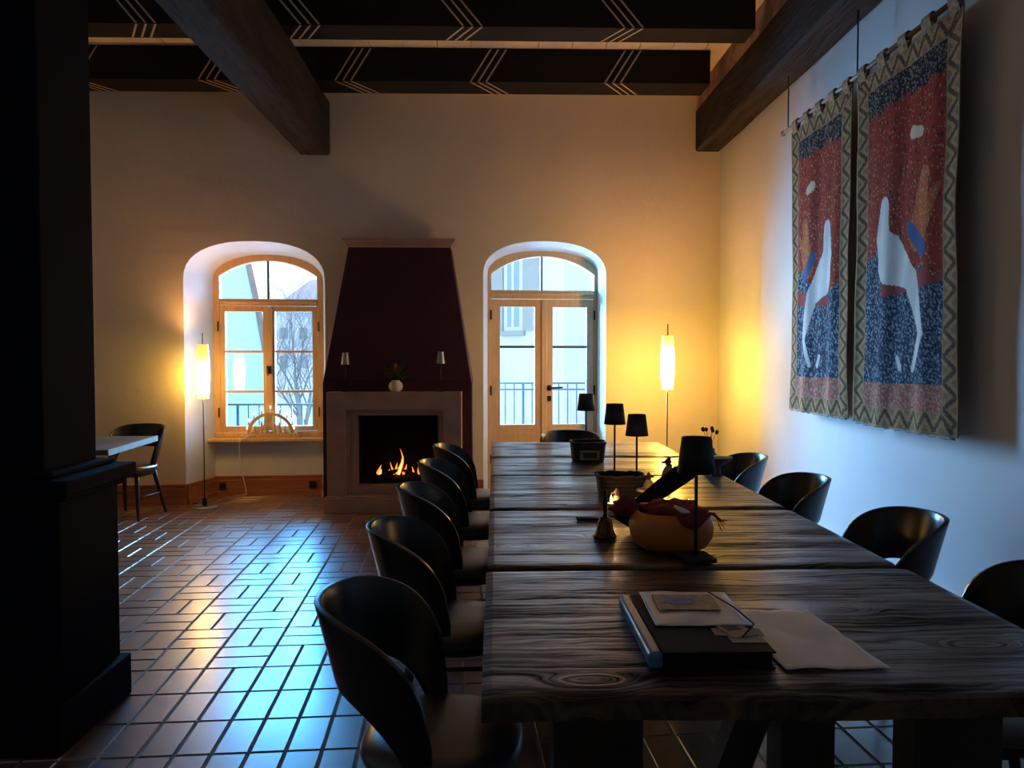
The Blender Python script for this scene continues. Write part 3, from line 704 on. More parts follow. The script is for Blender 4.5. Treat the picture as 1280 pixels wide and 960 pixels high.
# ------------------------------------------------------------------ tapestries
def tap_mat():
    m = mat('woven', (0.5, 0.4, 0.3), 0.95, spec=0.1); b = m.node_tree.nodes['Principled BSDF']
    at = nd(m, 'ShaderNodeAttribute'); at.attribute_name = 'weave'; ln(m, at.outputs['Color'], b.inputs['Base Color'])
    tc = nd(m, 'ShaderNodeTexCoord'); n = nd(m, 'ShaderNodeTexNoise'); n.inputs['Scale'].default_value = 160
    ln(m, tc.outputs['Object'], n.inputs['Vector'])
    bp = nd(m, 'ShaderNodeBump'); bp.inputs['Strength'].default_value = 0.4; bp.inputs['Distance'].default_value = 0.003
    ln(m, n.outputs['Fac'], bp.inputs['Height']); ln(m, bp.outputs[0], b.inputs['Normal'])
    return m
M['woven'] = tap_mat()
def lerp3(a, b, t): return tuple(x + (y-x)*t for x, y in zip(a, b))
def weave_colour(s, h, wd, ht, seed):
    """s across 0..wd, h up 0..ht (metres): plain generic hanging with zigzag border and speckled red and blue fields"""
    bw = .115
    d = min(s, wd-s, h, ht-h)
    if d < bw:
        if d < .012 or d > bw - .012: return (0.30, 0.20, 0.10)
        horiz = (min(h, ht-h) < min(s, wd-s))
        q = s if horiz else h; a = (d - .012)/(bw - .024)
        tri = abs(((q/.13) % 1) - .5)*2
        v = abs(tri - a)
        g = (0.40, 0.235, 0.10) if v > .22 else (0.075, 0.035, 0.018)
        if v > .6: g = (0.26, 0.12, 0.06)
        return lerp3(g, (0.20, 0.13, 0.07), .5*noise.noise(Vector((q*60, a*9, seed))) + .2)
    hh = (h - bw)/(ht - 2*bw); ss = (s - bw)/(wd - 2*bw)
    nz = noise.noise(Vector((s*9, h*9, seed))); fine = noise.noise(Vector((s*75, h*75, seed+4))); f2 = noise.noise(Vector((s*38, h*38, seed+9)))
    red = (0.27, 0.032, 0.010); blue = (0.012, 0.022, 0.05); navy = (0.014, 0.014, 0.022)
    if hh < .075:
        c = (0.30, 0.09, 0.06)
        if fine > .15: c = (0.42, 0.24, 0.16)
        return c
    edge = .44 + .05*math.sin(ss*4 + seed) + .04*nz
    c = blue if hh < edge else red
    if hh > .92 + .03*nz: c = navy
    if c is blue and fine > .22: c = (0.22, 0.26, 0.28)
    elif c is blue and f2 > .3: c = (0.06, 0.08, 0.12)
    elif c is navy and fine > .2: c = (0.24, 0.16, 0.08)
    elif c is red and fine > .42: c = (0.42, 0.22, 0.12)
    elif c is red and f2 > .35: c = (0.12, 0.015, 0.012)
    # loose abstract ribbons of pale, orange and blue wool
    m = ss if seed > 5 else 1 - ss
    def ribbon(pts, w0):
        best = 9
        for (ax, ay, aw), (bx, by, bw_) in zip(pts, pts[1:]):
            px, py = (m - ax)*(wd-2*bw), (hh - ay)*(ht-2*bw); vx, vy = (bx-ax)*(wd-2*bw), (by-ay)*(ht-2*bw)
            t = max(0, min(1, (px*vx + py*vy)/(vx*vx + vy*vy + 1e-9)))
            dd = math.hypot(px - vx*t, py - vy*t) - (aw + (bw_-aw)*t)
            best = min(best, dd)
        return best < w0 + .006*nz
    if ribbon([(.95, .62, .02), (.72, .50, .09), (.80, .66, .05)], 0): c = (0.40, 0.09, 0.025) if fine < .3 else (.42, .26, .08)
    if ribbon([(.78, .46, .045), (.60, .53, .035)], 0): c = (0.05, 0.09, 0.20)
    if ribbon([(.95, .38, .05), (.30, .36, .04)], 0) and hh < edge: c = (0.24, 0.04, 0.035)
    if ribbon([(.28, .62, .05), (.26, .52, .08), (.36, .45, .135), (.62, .38, .065), (.78, .22, .03), (.66, .12, .02)], 0):
        k = .5 + .5*noise.noise(Vector((s*16, h*7, seed+2)))
        c = lerp3((0.48, 0.46, 0.44), (0.66, 0.62, 0.55), k)
    if ribbon([(.62, .80, .035), (.72, .79, .028)], 0): c = (0.60, 0.45, 0.28)
    if ribbon([(.50, .12, .022), (.46, .15, .018)], 0): c = (0.50, 0.50, 0.50)
    return c
def tapestry(y_far, y_near, zt, zb, seed, label):
    X = 2.20; wd = y_far - y_near; ht = zt - zb
    o = thing('tapestry', label, 'tapestry', (X, y_near, zb), 0, 'woven tapestries on the wall rod')
    nx, nz = 150, 300; vs = []; cols = []; fs = []
    for i in range(nx + 1):
        for j in range(nz + 1):
            s = wd*i/nx; h = ht*j/nz; k = 1 - h/ht
            wob = .010*math.sin(s*15 + seed) * (.4 + .6*k) + .005*math.sin(s*31 + h*2 + seed*2)*(.3+.7*k) + .008*noise.noise(Vector((s*3, h*1.5, seed)))
            ey = .012*math.sin(h*3.1 + seed)*((s/wd) - .5)*2 + .006*math.sin(h*9 + seed)*((s/wd)-.5)*2
            ez = .005*math.sin(s*5 + seed)*k
            vs.append((wob, s + ey, h + ez)); cols.append(weave_colour(wd - s, h, wd, ht, seed))
    I = lambda i, j: i*(nz+1)+j
    for i in range(nx):
        for j in range(nz): fs.append((I(i,j), I(i,j+1), I(i+1,j+1), I(i+1,j)))
    mb = MB(); mb.add(vs, fs); c = mb.build('woven_cloth', 'woven', o, smooth=True)
    at = c.data.color_attributes.new('weave', 'FLOAT_COLOR', 'POINT')
    flat = []
    for q in cols: flat += [q[0], q[1], q[2], 1.0]
    at.data.foreach_set('color', flat)
    c.modifiers.new('solid', 'SOLIDIFY').thickness = .004
    nt = 5
    for k in range(nt):
        y = .05 + (wd-.1)*k/(nt-1); w = .04
        m = MB(); P = []
        zr = 0.045
        loop = [(-.004, -.02), (-.02, zr), (-.014, zr+.022), (0, zr+.03), (.014, zr+.022), (.02, zr), (.004, -.02)]
        vs = [(a, y-w, b) for a, b in loop] + [(a, y+w, b) for a, b in loop]; n = len(loop)
        m.add(vs, [(i, i+1, i+1+n, i+n) for i in range(n-1)])
        tb_ = m.build('hanging_tab', 'tab_cloth', o, solid=.004, loc=(0, 0, ht)); 
    m = MB(); m.tube([(0, wd*t/30, .004*math.sin(t*1.9)) for t in range(31)], .006, 6); m.build('bottom_braid', 'braid', o, smooth=True, loc=(0, 0, -.004))
    return o
M['tab_cloth'] = noisy('tab_cloth', (0.16, 0.08, 0.04), (0.46, 0.30, 0.14), 40, 0.95, bump=.4)
M['braid'] = noisy('braid', (0.20, 0.17, 0.14), (0.42, 0.38, 0.32), 90, 0.95)
tapestry(5.665, 4.745, 3.085, 1.045, 1.7, 'narrower-looking far tapestry, red above and blue below, closer to the room corner')
tapestry(4.640, 3.620, 3.085, 1.035, 7.2, 'near tapestry with golden zigzag border and pale woven shape, larger of the pair')
rod = thing('curtain_rod', 'long wooden rod under the ceiling beam carrying both tapestries on cords', 'rod', (2.20, 4.6, 3.13))
MB().tube([(0, -1.12, 0), (0, 1.26, 0)], .014, 14).build('rod', 'rod_wood', rod, smooth=True)
for y in (-1.12, 1.26): MB().ellip((0, y, 0), (.022, .03, .022), 12).build('finial', 'rod_wood', rod, smooth=True)
for y in (1.17, .07, -.95): MB().tube([(0, y, .012), (0, y, .395)], .005, 8).build('hanging_cord', 'black_metal', rod, smooth=True)

# ------------------------------------------------------------------ things on the table
TZ = 0.763
def basket(x, y, w, d, h, label):
    o = thing('wicker_basket', label, 'basket', (x, y, TZ), 0, 'dark wicker baskets on the long table')
    mb = MB(); n = 48
    prof = []
    rows = 9
    for k in range(rows + 1):
        t = k/rows; prof.append((1 - .10*(1-t) + (.012 if k % 2 else 0), h*t))
    mb.lathe(prof, n, sq=.45, sx=w/2, sy=d/2); mb.f = [f for f in mb.f if not (len(f) > 4 and max(mb.v[i][2] for i in f) > h*.5)]; mb.mi = mb.mi[:len(mb.f)]
    mb.build('woven_body', 'wicker', o, solid=.008)
    pts = []
    for k in range(49):
        a = 2*math.pi*k/48; ca, sa = math.cos(a), math.sin(a)
        pts.append((math.copysign(abs(ca)**.45, ca)*w/2*1.01, math.copysign(abs(sa)**.45, sa)*d/2*1.01, h + .003*math.sin(k*2.1)))
    MB().tube(pts, .009, 8).build('rim', 'wicker', o, smooth=True)
    return o
b1 = basket(0.612, 3.70, .225, .19, .090, 'dark wicker basket in the middle of the table, just behind the candles')
b2 = basket(0.605, 4.96, .215, .20, .115, 'dark wicker basket far down the table with a small framed label on its front')
f = MB(); f.ring([(-.062, .012), (.062, .012), (.062, .07), (-.062, .07)], [(-.045, .022), (.045, .022), (.045, .06), (-.045, .06)], -.113, -.103)
lb = f.build('label_frame', 'tan', b2, bevel=.002); tag(lb, 'tan frame of the label')
MB().box(-.046, .046, -.109, -.104, .021, .061).build('label_card', 'clay_dark', lb)

bell = thing('hand_bell', 'dark brass hand bell with tall turned handle, left of the wooden bowl', 'bell', (0.406, 2.80, TZ), 0)
MB().lathe([(.043, 0), (.044, .006), (.036, .016), (.030, .035), (.027, .055), (.020, .070), (.008, .078), (0, .079)], 32).build('bell_body', 'dark_brass', bell, smooth=True)
MB().lathe([(.006, .076), (.009, .082), (.005, .088), (.0075, .10), (.0085, .13), (.006, .158), (.0085, .166), (.006, .176), (0, .178)], 18).build('handle', 'black_wood', bell, smooth=True)

# flat dark object
tag(MB().box(-.045, .045, -.02, .02, 0, .012).build('phone', 'binder', bevel=.004, loc=(.378, 3.10, TZ)), 'small flat black object lying left of the candle and bell', 'phone')

def candle_dish(x, y, r, label, h, ox=0.0, oy=0.0, disc=True):
    o = thing('tealight_holder', label, 'candle holder', (x, y, TZ), 0, 'little candles lit on the long table')
    if disc:
        MB().lathe([(0, 0), (r*.55, 0), (r*.5, .008), (r*.45, h-.014), (r, h-.010), (r, h), (0, h)], 28).build('stand', 'wax', o, bevel=.001)
    else:
        h = .004; MB().lathe([(0, 0), (.026, 0), (.028, .004), (0, .004)], 24).build('coaster', 'clay_dark', o)
    MB().lathe([(0, h), (.018, h), (.018, h+.013), (0, h+.013)], 20, (ox, oy, 0)).build('tealight', 'wax', o)
    MB().lathe([(0, 0), (.0045, .006), (.0055, .012), (.0035, .022), (0, .034)], 12, (ox, oy, h+.014)).build('flame', 'flame', o, smooth=True)
    l = bpy.data.lights.new('tealight_glow', 'POINT'); l.energy = .4; l.color = (1, .55, .2); l.shadow_soft_size = .01
    lo = bpy.data.objects.new('tealight_glow', l); COL.objects.link(lo); lo.parent = o; lo.location = (ox, oy, h+.062)
    return o
candle_dish(0.497, 3.20, .042, 'pale disc on a low stand with a lit tealight, behind the bell', .040, -.010, -.018)
candle_dish(0.618, 3.32, .05, 'lit tealight burning low between the two pale discs, in front of the woven basket', .0, disc=False)
candle_dish(0.838, 3.28, .035, 'lit tealight behind the bowl, its flame beside the nearest lamp stem', .0, disc=False)
tag(MB().lathe([(0, 0), (.025, 0), (.022, .008), (.020, .044), (.048, .048), (.048, .058), (0, .058)], 28).build('cake_stand', 'wax', loc=(0.700, 3.50, TZ), bevel=.001), 'pale disc on a stand carrying a figurine, at the right end of the woven basket', 'stand')
def duck(x, y, s, rz, label, z=TZ):
    o = thing('duck_figurine', label, 'figurine', (x, y, z), rz, 'little clay figurines among the candles'); o.scale = (s, s, s)
    MB().lathe([(0, 0), (.030, 0), (.036, .012), (.034, .030), (.024, .050), (.015, .062), (.012, .072), (0, .074)], 24).build('body', 'clay', o, smooth=True)
    m = MB(); m.ellip((-.004, 0, .084), (.019, .016, .017), 16); m.build('head', 'clay_dark', o, smooth=True)
    m = MB(); m.tube([(-.016, 0, .083), (-.030, 0, .080), (-.040, 0, .081)], [.008, .006, .003], 10); m.build('beak', 'clay_dark', o, smooth=True)
    m = MB(); m.lathe([(.013, 0), (.012, .006), (.006, .014), (0, .02)], 14, (0, 0, .096)); m.build('cap', 'clay_dark', o, smooth=True)
    m = MB(); m.lathe([(.016, 0), (.019, .004), (.015, .008)], 18, (0, 0, .064)); m.build('scarf', 'clay_dark', o, smooth=True)
    return o
duck(0.514, 3.215, .62, R(20), 'small clay figurine standing on the pale disc with the tealight behind the bell', TZ+.040)
duck(0.708, 3.50, .68, R(190), 'small clay figurine standing on the pale stand at the end of the basket', TZ+.058)
duck(0.960, 4.20, 1.05, 0, 'clay figurine with dark head on the yellow-lit far part of the table')
tag(MB().lathe([(0, 0), (.075, 0), (.08, .004), (0, .006)], 28).build('saucer', 'clay_dark', loc=(.940, 4.04, TZ), smooth=False), 'thin dark saucer in front of the clay figurine on the yellow-lit part', 'saucer')
# boat bowl + jar with sprigs near the wall side
o = thing('boat_dish', 'pale dish on a dark foot at the wall-side table edge behind the largest lampshade', 'dish', (1.245, 4.26, TZ)); o.scale = (.8, .8, .95)
MB().lathe([(.0, 0), (.035, 0), (.022, .012), (.020, .05), (.05, .075), (.085, .098), (.084, .104), (.045, .09), (0, .085)], 28, sx=1.25, sy=.7).build('dish_foot', 'clay_dark', o, smooth=True)
MB().lathe([(.0, .088), (.05, .093), (.082, .105), (.086, .113), (.0, .116)], 28, sx=1.25, sy=.7).build('dish_lid', 'wax', o, smooth=True)
o = thing('sprig_jar', 'blue-grey jar holding dark dried sprigs beside the pale dish, near the last chair', 'jar', (1.248, 4.42, TZ)); o.scale = (.85, .85, 1)
MB().lathe([(0, 0), (.04, 0), (.055, .03), (.055, .09), (.035, .12), (.036, .135), (.030, .135), (0, .125)], 24).build('jar_body', 'jar_blue', o, smooth=True)
for k in range(7):
    a = k*2.4; h = .10 + .03*((k*37) % 5)/5
    m = MB(); top = (.05*math.cos(a), .04*math.sin(a), .13 + h)
    m.tube([(0, 0, .10), (top[0]*.5, top[1]*.5, .13 + h*.6), top], [.002, .0018, .001], 6); m.ellip(top, (.013, .013, .013), 10)
    m.build('dried_sprig', 'clay_dark', o, smooth=True)

# wooden bowl with red cloth
bw = thing('wooden_bowl', 'large orange-brown wooden bowl filled with red cloth, behind the nearest lamp', 'bowl', (0.612, 2.64, TZ))
MB().lathe([(0, 0), (.095, 0), (.118, .014), (.136, .045), (.140, .080), (.132, .108), (.118, .130), (.112, .130), (.122, .105), (.128, .075), (.118, .04), (.08, .02), (0, .018)], 44, sq=.82, sx=1.03, sy=.88).build('bowl_body', 'wood_bowl', bw, smooth=True)
def cloth_blob(c, rx, ry, rz, seed, amp=.3, n=40):
    vs = []; fs = []; h = n//2
    for j in range(h+1):
        t = math.pi*j/h - math.pi/2
        for k in range(n):
            a = 2*math.pi*k/n; d = Vector((math.cos(t)*math.cos(a), math.cos(t)*math.sin(a), math.sin(t)))
            f = 1 + amp*noise.noise(d*2.2 + Vector((seed, 0, 0))) + amp*.5*abs(noise.noise(d*5 + Vector((0, seed, 0))))
            vs.append((c[0] + rx*d.x*f, c[1] + ry*d.y*f, c[2] + rz*d.z*f))
    for j in range(h):
        for k in range(n): fs.append((j*n+k, j*n+(k+1) % n, (j+1)*n+(k+1) % n, (j+1)*n+k))
    m = MB(); m.add(vs, fs); return m
m = cloth_blob((0.612, 2.64, TZ+.118), .112, .095, .042, 3.1, .45)
# hanging corner over the front rim
pts = [(.60, 2.535, TZ+.142), (.70, 2.53, TZ+.140), (.735, 2.55, TZ+.137), (.665, 2.508, TZ+.085), (.625, 2.515, TZ+.10)]
m.add(pts + [(a, b+.006, c) for a, b, c in pts], [(0, 1, 3, 4), (1, 2, 3), (5, 9, 8, 6), (6, 8, 7), (0, 4, 9, 5), (4, 3, 8, 9), (3, 2, 7, 8), (2, 1, 6, 7), (1, 0, 5, 6)])
tag(m.build('napkin', 'red_cloth', smooth=True), 'crumpled dark red cloth heaped inside the wooden bowl', 'cloth')
m = cloth_blob((0.462, 2.68, TZ+.135), .045, .035, .028, 9.1, .5, 24)
tag(m.build('napkin', 'red_cloth', smooth=True), 'pinkish red cloth end sticking out at the left rim of the bowl', 'cloth')
m = MB(); m.tube([(0.60, 2.545, TZ+.163), (0.625, 2.53, TZ+.150), (0.648, 2.52, TZ+.146)], [.005, .010, .004], 8)
tag(m.build('paper_scrap', 'paper', smooth=True), 'small white paper scrap lying on the red cloth in the bowl', 'paper')
m = MB()
for k in range(4): m.tube([(0.705+.01*k, 2.55, TZ+.140), (0.738+.006*k, 2.53, TZ+.132-.006*k), (0.752+.006*k, 2.51, TZ+.085+.012*k)], [.0035, .003, .001], 6)
tag(m.build('ribbon', 'red_cloth', smooth=True), 'dark red ribbon ends trailing over the right rim of the wooden bowl', 'ribbon')
# dark branch-like ornament rising to the right behind the bowl
pts = [(0.475, 2.88, TZ+.060), (.53, 2.92, TZ+.090), (.60, 2.96, TZ+.120), (.67, 3.0, TZ+.155), (.735, 3.03, TZ+.190), (.80, 3.06, TZ+.205)]
m = MB(); m.tube(pts, [.012, .020, .030, .036, .036, .020], 14)
m.v = [tuple(Vector(v) + Vector((0, 0, 1))*noise.noise(Vector(v)*17)*.022) for v in m.v]
ob = thing('driftwood', 'dark bent branch-like ornament rising behind the bowl towards the lampshade', 'ornament', (.60, 2.95, TZ))
m.build('branch', 'charred', ob, (.60, 2.95, TZ), smooth=True)
m = MB(); m.tube([(.46, 2.86, TZ+.07), (.53, 2.88, TZ+.03), (.60, 2.93, TZ+.025), (.72, 2.96, TZ+.055), (.78, 2.98, TZ+.02)], [.018, .022, .026, .022, .010], 12)
m.build('branch', 'charred', ob, (.60, 2.95, TZ), smooth=True)
m = MB(); m.ellip((.56, 2.92, TZ+.035), (.06, .05, .035), 16); m.build('branch_foot', 'charred', ob, (.60, 2.95, TZ), smooth=True)

# ring binder and papers
bd = thing('ring_binder', 'thick black ring binder with loose sheets on top, near end of the table', 'binder', (.46, 1.79, TZ))
m = MB(); m.box(-.105, .135, -.200, .200, 0, .004); m.box(-.105, .135, -.200, .200, .034, .038); m.build('cover', 'binder', bd, bevel=.0015)
m = MB(); m.box(-.135, -.104, -.200, .200, 0, .038); m.build('spine', 'binder_spine_sheen', bd, bevel=.010, seg=4); tag(bd.children[1], 'shiny spine with blue window sheen painted in')
MB().box(-.100, .128, -.195, .195, .005, .033).build('page_block', 'binder', bd)
def sheet_mesh(w, d, seed, amp=.004, n=18):
    vs = []; fs = []
    for i in range(n+1):
        for j in range(n+1):
            x, y = w*(i/n-.5), d*(j/n-.5)
            vs.append((x, y, abs(noise.noise(Vector((x*9, y*9, seed))))*amp + .001))
    for i in range(n):
        for j in range(n): fs.append((i*(n+1)+j, (i+1)*(n+1)+j, (i+1)*(n+1)+j+1, i*(n+1)+j+1))
    m = MB(); m.add(vs, fs); return m
sh = sheet_mesh(.225, .255, 3).build('plastic_sleeve', 'sheet', smooth=True, solid=.0008, loc=(.488, 1.868, TZ+.040)); sh.rotation_euler = (0, 0, R(-2))
tag(sh, 'shiny plastic sleeve with a printed picture lying on the black binder', 'document')
m = MB(); m.box(-.085, .065, -.030, .090, .0, .001); m.build('printed_picture', 'photo_green', sh, loc=(0, 0, .0062))
m = MB(); m.lathe([(0, 0), (.03, 0), (.03, .001), (0, .001)], 20, sx=1.3, sy=1.0); m.build('blue_motif', 'photo_blue', sh, loc=(-.025, .035, .0072))
for (x, y, w, d, r, lb) in ((.548, 1.705, .11, .045, -3, 'pale card strip on the binder cover, below the plastic sleeve'), (.556, 1.665, .075, .05, -2, 'small pale card near the lower right corner of the binder'), (.545, 1.72, .062, .10, 14, 'tilted card with a dark printed block, on the black binder')):
    c = MB(); c.box(-w/2, w/2, -d/2, d/2, 0, .0012)
    co = c.build('card', 'card', loc=(x, y, TZ + (.0385 if r < 0 else .0405))); co.rotation_euler = (0, 0, R(r)); tag(co, lb, 'card', 'cards on the binder')
    if r > 0: MB().box(-.02, .015, -.01, .03, .0012, .0016).build('printed_block', 'card_mark', co)
m = MB(); m.tube([(.10, .195, .045), (.126, .06, .048), (.138, -.05, .045), (.085, -.13, .044)], .002, 6)
m.build('elastic_band', 'elastic', bd, smooth=True)
pg = sheet_mesh(.222, .375, 8, .010, 24)
pg.v = [(x + (y)*-.06, y, z) for x, y, z in pg.v]
pg = pg.build('paper_sheet', 'paper', smooth=True, solid=.0008, loc=(.712, 1.768, TZ+.002)); tag(pg, 'large wavy blank cream sheet lying flat to the right of the binder', 'paper')

# ------------------------------------------------------------------ on the mantel
def mantel_lamp(x, z, label):
    o = thing('mantel_lamp', label, 'lamp', (x, 7.12, 1.112), 0, 'slim lamps on the fireplace mantel')
    MB().lathe([(0, 0), (.035, 0), (.036, .008), (0, .010)], 24).build('lamp_base', 'black_metal', o)
    MB().tube([(0, 0, .008), (0, 0, z-.02)], .004, 8).build('lamp_stem', 'dark_brass', o, smooth=True)
    m = MB(); m.lathe([(.040, z-.11), (.026, z)], 24); m.f = [f for f in m.f if len(f) == 4]; m.mi = m.mi[:len(m.f)]
    m.build('lamp_shade', 'steel', o, solid=.002)
mantel_lamp((433-618)/961*7.12, .36, 'slim unlit brass lamp on the mantel, left of the white vase')
mantel_lamp((551-618)/961*7.12, .37, 'slim unlit brass lamp on the mantel, right of the white vase')
v = thing('round_vase', 'small round white vase with dark greenery on the mantel', 'vase', ((495-618)/961*7.12, 7.12, 1.112))
MB().lathe([(0, 0), (.035, 0), (.058, .022), (.066, .05), (.058, .08), (.036, .098), (.034, .106), (.030, .100), (0, .09)], 32).build('vase_body', 'white_ceramic', v, smooth=True)
m = MB(); rnd = random.Random(3)
for k in range(70):
    a = rnd.uniform(0, 6.28); e = rnd.uniform(.15, 1.3); L = rnd.uniform(.09, .20)
    d = Vector((math.cos(a)*math.cos(e), math.sin(a)*math.cos(e)*.6, math.sin(e))); p0 = Vector((0, 0, .09)); p1 = p0 + d*L
    m.tube([p0, p0.lerp(p1, .5) + Vector((0, 0, .01)), p1], [.0018, .0015, .0008], 5)
    for q in range(4):
        c = p0.lerp(p1, .45 + .17*q); s = d.cross(Vector((0, 0, 1))).normalized()*.022*(1 if q % 2 else -1) + Vector((0, 0, .012)); w = d*.011
        m.add([c - w, c + s*.5 - w*.2 + Vector((0, -.004, 0)), c + s + w, c + s*.4 + w], [(0, 1, 2, 3)])
m.build('foliage', 'leaf', v)
MB().lathe([(0, 0), (.013, 0), (.013, .11), (0, .112)], 16, (0, 0, .15)).build('taper_candle', 'red_candle', v, smooth=False)

# ------------------------------------------------------------------ candle arch on the sill
ca = thing('candle_arch', 'pale wooden candle arch with lit electric candles on the window sill', 'candle arch', wl(-2.285, 0.43, 0.60), TH)
m = MB(); m.box(-.30, .30, -.035, .035, 0, .03); m.box(-.27, .27, -.028, .028, .03, .045); m.build('arch_base', 'pine', ca, bevel=.003)
m = MB(); out = []; inn = []
def ar(r, zc, n=28): return [(r*math.cos(math.pi*i/n), zc + r*.92*math.sin(math.pi*i/n)) for i in range(n+1)]
a1 = ar(.235, .045); a2 = ar(.200, .045)
m.ring(a1 + a2[::-1][:0] , a2, -.008, .008)
a3 = ar(.12, .045); a4 = ar(.105, .045); m.ring(a3, a4, -.008, .008)
m.build('wooden_arch', 'pine', ca)
m = MB()
for k, (x, hh) in enumerate(((-.155, .09), (-.09, .13), (-.04, .10), (.04, .11), (.09, .12), (.15, .08))):
    m.lathe([(0, 0), (.016, 0), (.018, .01), (.010, hh*.55), (.013, hh*.7), (.009, hh*.85), (0, hh)], 10, (x, 0, .045))
    m.box(x-.022, x+.022, -.006, .006, .045 + hh*.40, .045 + hh*.52)
m.build('carved_figures', 'pine', ca)
M['bulb'] = mat('bulb', (1, .8, .5), .5, emit=(1, .72, .40), es=9)
for k in range(9):
    t = math.pi*(k + .0)/8; x = .235*math.cos(t); z = .045 + .235*.92*math.sin(t)
    c = MB(); c.lathe([(.010, 0), (.010, .006), (.0065, .006), (.0065, .042), (0, .043)], 12, (x, 0, z)); co = c.build('candle', 'white_ceramic', ca)
    c = MB(); c.lathe([(0, 0), (.0055, .005), (.006, .012), (.003, .022), (0, .03)], 12, (x, 0, z + .043)); c.build('bulb', 'bulb', co, smooth=True)
cd = MB(); cd.tube([wl(-2.42, .40, .63), wl(-2.50, .35, .625), wl(-2.56, .335, .60), wl(-2.58, .33, .54), wl(-2.59, .42, .35), wl(-2.57, .43, .20), wl(-2.54, .42, .10), wl(-2.53, .40, .02), wl(-2.60, .38, .008), wl(-2.66, .42, .008)], .005, 8)
pc = cd.build('power_cord', 'white_cord', None, smooth=True); pc.parent = ca
pc.matrix_parent_inverse = (Matrix.Translation(ca.location) @ Matrix.Rotation(TH, 4, 'Z')).inverted(); pc['label'] = 'white power cord hanging to the floor'

# ------------------------------------------------------------------ outdoors
struct(MB().box(-16, 12, 8.42, 40, -.3, -.12).build('courtyard_ground', 'paving'))
struct(MB().box(-.6, 1.9, 8.43, 10.0, -.12, -.03).build('balcony_slab', 'paving'))
def railing(x0, x1, y, zb, zt, step, label, second):
    o = thing('balcony_railing', label, 'railing', ((x0+x1)/2, y, zb)); og_ = ((x0+x1)/2, y, zb)
    MB().box(x0, x1, y-.02, y+.02, zt-.02, zt).build('top_rail', 'rail', o, og_)
    if second: MB().box(x0, x1, y-.012, y+.012, zt-.10, zt-.08).build('middle_rail', 'rail', o, og_)
    MB().box(x0, x1, y-.012, y+.012, zb+.06, zb+.08).build('bottom_rail', 'rail', o, og_)
    x = x0; k = 0
    while x < x1 - .001:
        th = .016 if k % 8 == 0 else .0075
        MB().box(x-th, x+th, y-.01, y+.01, zb, zt-.02).build('baluster', 'rail', o, og_); x += step; k += 1
    return o
railing(-.55, 1.85, 9.9, -.03, 1.11, .115, 'thin dark railing of the balcony outside the glazed door', True)
railing(-4.0, -1.75, 9.05, -.12, .89, .125, 'dark railing outside the arched window, in front of the bare tree', False)
# white house across the courtyard
wh = thing('white_house', 'white rendered house with shuttered windows seen through the glazed door', 'building', (1.34, 15, -.12)); woo = (1.34, 15, -.12)
C0 = Vector((1.36, 15.0, 0)); CL = Vector((-3.2, 18.2, 0)); CR = Vector((5.5, 16.2, 0))
def wallslab(a, b, z0, z1, t, name, m, par, org):
    d = (b-a).normalized(); n = Vector((-d.y, d.x, 0)); n = n if n.y > 0 else -n
    p = [a, b, b + n*t, a + n*t]
    return MB().hexa([(q.x, q.y, z0) for q in p] + [(q.x, q.y, z1) for q in p]).build(name, m, par, org)
wallslab(C0, CL, -.12, 9, .3, 'wall', 'stucco_white', wh, woo); wallslab(C0, CR, -.12, 9, .3, 'wall', 'stucco_shade_and_trim', wh, woo)
dL = (CL - C0).normalized(); nL = Vector((dL.y, -dL.x, 0)); nL = nL if nL.y < 0 else -nL
def facade_window(t0, t1, z0, z1, open_side):
    def Q(t, off): v = C0 + dL*t + nL*off; return v
    def slab(t0, t1, o0, o1, z0, z1, name, m, par):
        p = [Q(t0, o0), Q(t1, o0), Q(t1, o1), Q(t0, o1)]
        return MB().hexa([(q.x, q.y, z0) for q in p] + [(q.x, q.y, z1) for q in p]).build(name, m, par, woo)
    f = slab(t0, t1, .0, .03, z0, z1, 'window', 'stucco_shade_and_trim', wh)
    slab(t0+.08, t1-.08, .03, .035, z0+.08, z1-.08, 'pane', 'outer_glass', f)
    slab((t0+t1)/2-.03, (t0+t1)/2+.03, .035, .05, z0+.08, z1-.08, 'window_bar', 'stucco_shade_and_trim', f)
    slab(t0-.06, t1+.06, .0, .10, z0-.10, z0, 'sill', 'shutter', f)
    for a, b in ((t0-.42, t0-.02), (t1+.02, t1+.42)):
        s = slab(a, b, .03, .06, z0, z1, 'shutter', 'shutter', wh)
        z = z0 + .08
        while z < z1 - .1:
            slab(a+.04, b-.04, .06, .075, z, z+.05, 'slat', 'stucco_shade_and_trim', s) if False else None
            z += .1
facade_window(0.95, 1.40, 1.98, 3.75, 0); facade_window(2.75, 3.15, 2.05, 3.65, 0)
facade_window(0.95, 1.40, 4.9, 6.3, 0); facade_window(2.75, 3.15, 4.9, 6.3, 0)
# light blue house with steep verge left of the window view
bh = thing('blue_house', 'pale blue gabled house wall with a brown roof edge seen through the arched window', 'building', (-5.5, 13, -.12)); bo = (-5.5, 13, -.12)
def px(x, y, Y): return ((x-618)/961*Y, 1.42 - (y-448)/961*Y)
poly = [(-9.5, -.12), (px(336, 540, 13)[0], -.12), px(334.5, 470, 13), px(331, 440, 13), px(322, 385, 13), px(311, 330, 13), px(300, 270, 13), (-5.6, 5.4), (-9.5, 5.4)]
MB().prism(poly, 13, 13.3).build('gable_wall', 'stucco_cyan', bh, bo)
edge = poly[3:8]
m = MB()
for (ax, az), (bx, bz) in zip(edge, edge[1:]): m.hexa([(ax, 12.97, az), (ax+.085, 12.97, az), (ax+.085, 13.03, az), (ax, 13.03, az), (bx, 12.97, bz), (bx+.085, 12.97, bz), (bx+.085, 13.03, bz), (bx, 13.03, bz)])
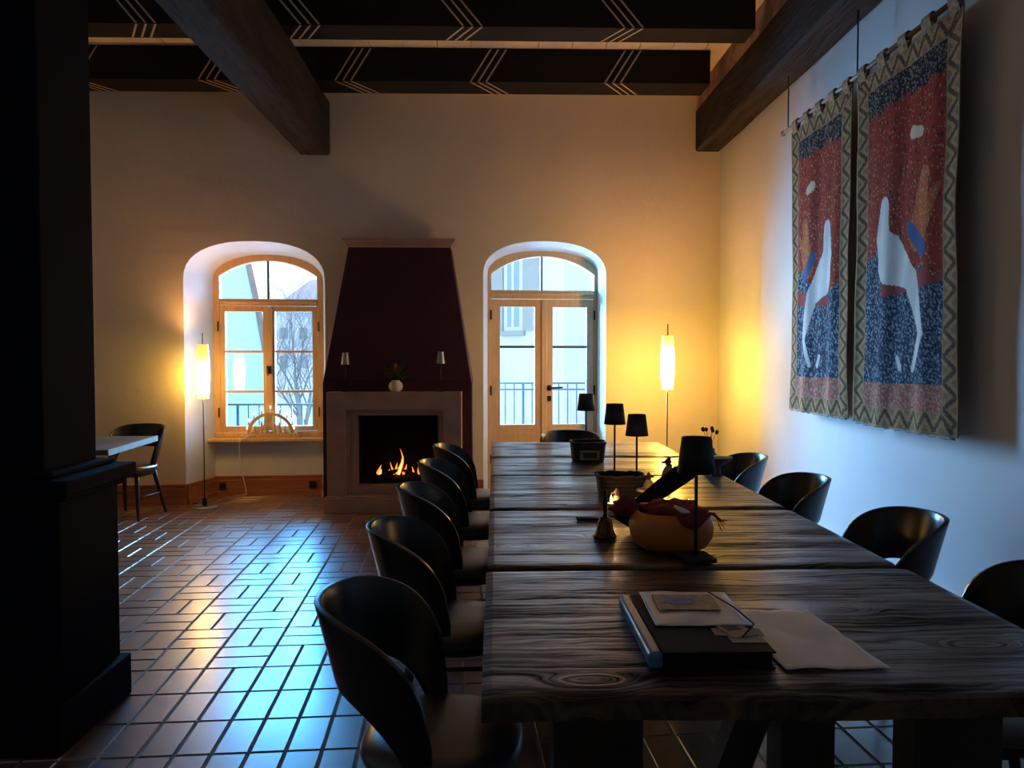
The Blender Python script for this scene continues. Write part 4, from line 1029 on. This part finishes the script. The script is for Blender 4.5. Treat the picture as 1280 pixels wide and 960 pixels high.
m.build('roof_edge', 'roof_brown', bh, bo)
fh = thing('distant_house', 'distant blue-grey house with violet roof behind the bare tree', 'building', (-7, 26, -.12)); fo2 = (-7, 26, -.12)
P = [px(300, 560, 26), px(425, 560, 26), px(425, 392, 26), px(300, 392, 26)]
MB().prism(P, 26, 30).build('wall', 'stucco_blue', fh, fo2)
MB().prism([px(336, 393, 26), px(430, 393, 26), px(430, 348, 26), px(392, 352, 26)], 25.8, 30).build('roof', 'roof_violet', fh, fo2)
for (a, b, c, d) in ((352, 410, 362, 424), (376, 410, 386, 424), (352, 445, 362, 460), (376, 445, 386, 460)):
    (x0, z1), (x1, z0) = px(a, b, 26), px(c, d, 26)
    MB().box(x0, x1, 25.95, 26.02, z0, z1).build('window', 'outer_glass', fh, fo2)
# bare tree
tr = thing('bare_tree', 'leafless tree with tangled branches outside the right half of the arched window', 'tree', ((378-618)/961*12.3, 12.3, -.12))
rnd = random.Random(11); bm_ = MB(); tk = MB()
def grow(p, d, L, r, depth, mb):
    pts = [p]; rs = [r]; q = p.copy(); dd = d.copy(); n = 4
    for i in range(n):
        dd = (dd + Vector((rnd.uniform(-1, 1), rnd.uniform(-1, 1), rnd.uniform(-.5, .8)))*.16).normalized()
        if q.x + dd.x*L/n < -.47: dd.x = abs(dd.x)*.6
        q = q + dd*(L/n); pts.append(q.copy()); rs.append(r*(1-.45*(i+1)/n))
        if depth > 0 and i >= 1:
            for _ in range(2 if depth > 3 else rnd.choice((1, 2, 2))):
                nd_ = (dd + Vector((rnd.uniform(-1, 1), rnd.uniform(-1, 1)*.8, rnd.uniform(-.4, .7)))*.95).normalized()
                grow(q.copy(), nd_, L*rnd.uniform(.62, .88), rs[-1]*.55, depth-1, bm_)
    mb.tube(pts, rs, 7 if r > .03 else 4, caps=False)
for (d, L, r_) in (((-.04, 0, 1), 1.15, .06), ((.08, .1, 1), 1.0, .04)):
    grow(Vector((0, 0, 0)), Vector(d), L, r_, 4, tk)
tk.build('trunk', 'bark', tr, smooth=True); bm_.build('branches', 'bark', tr, smooth=True)
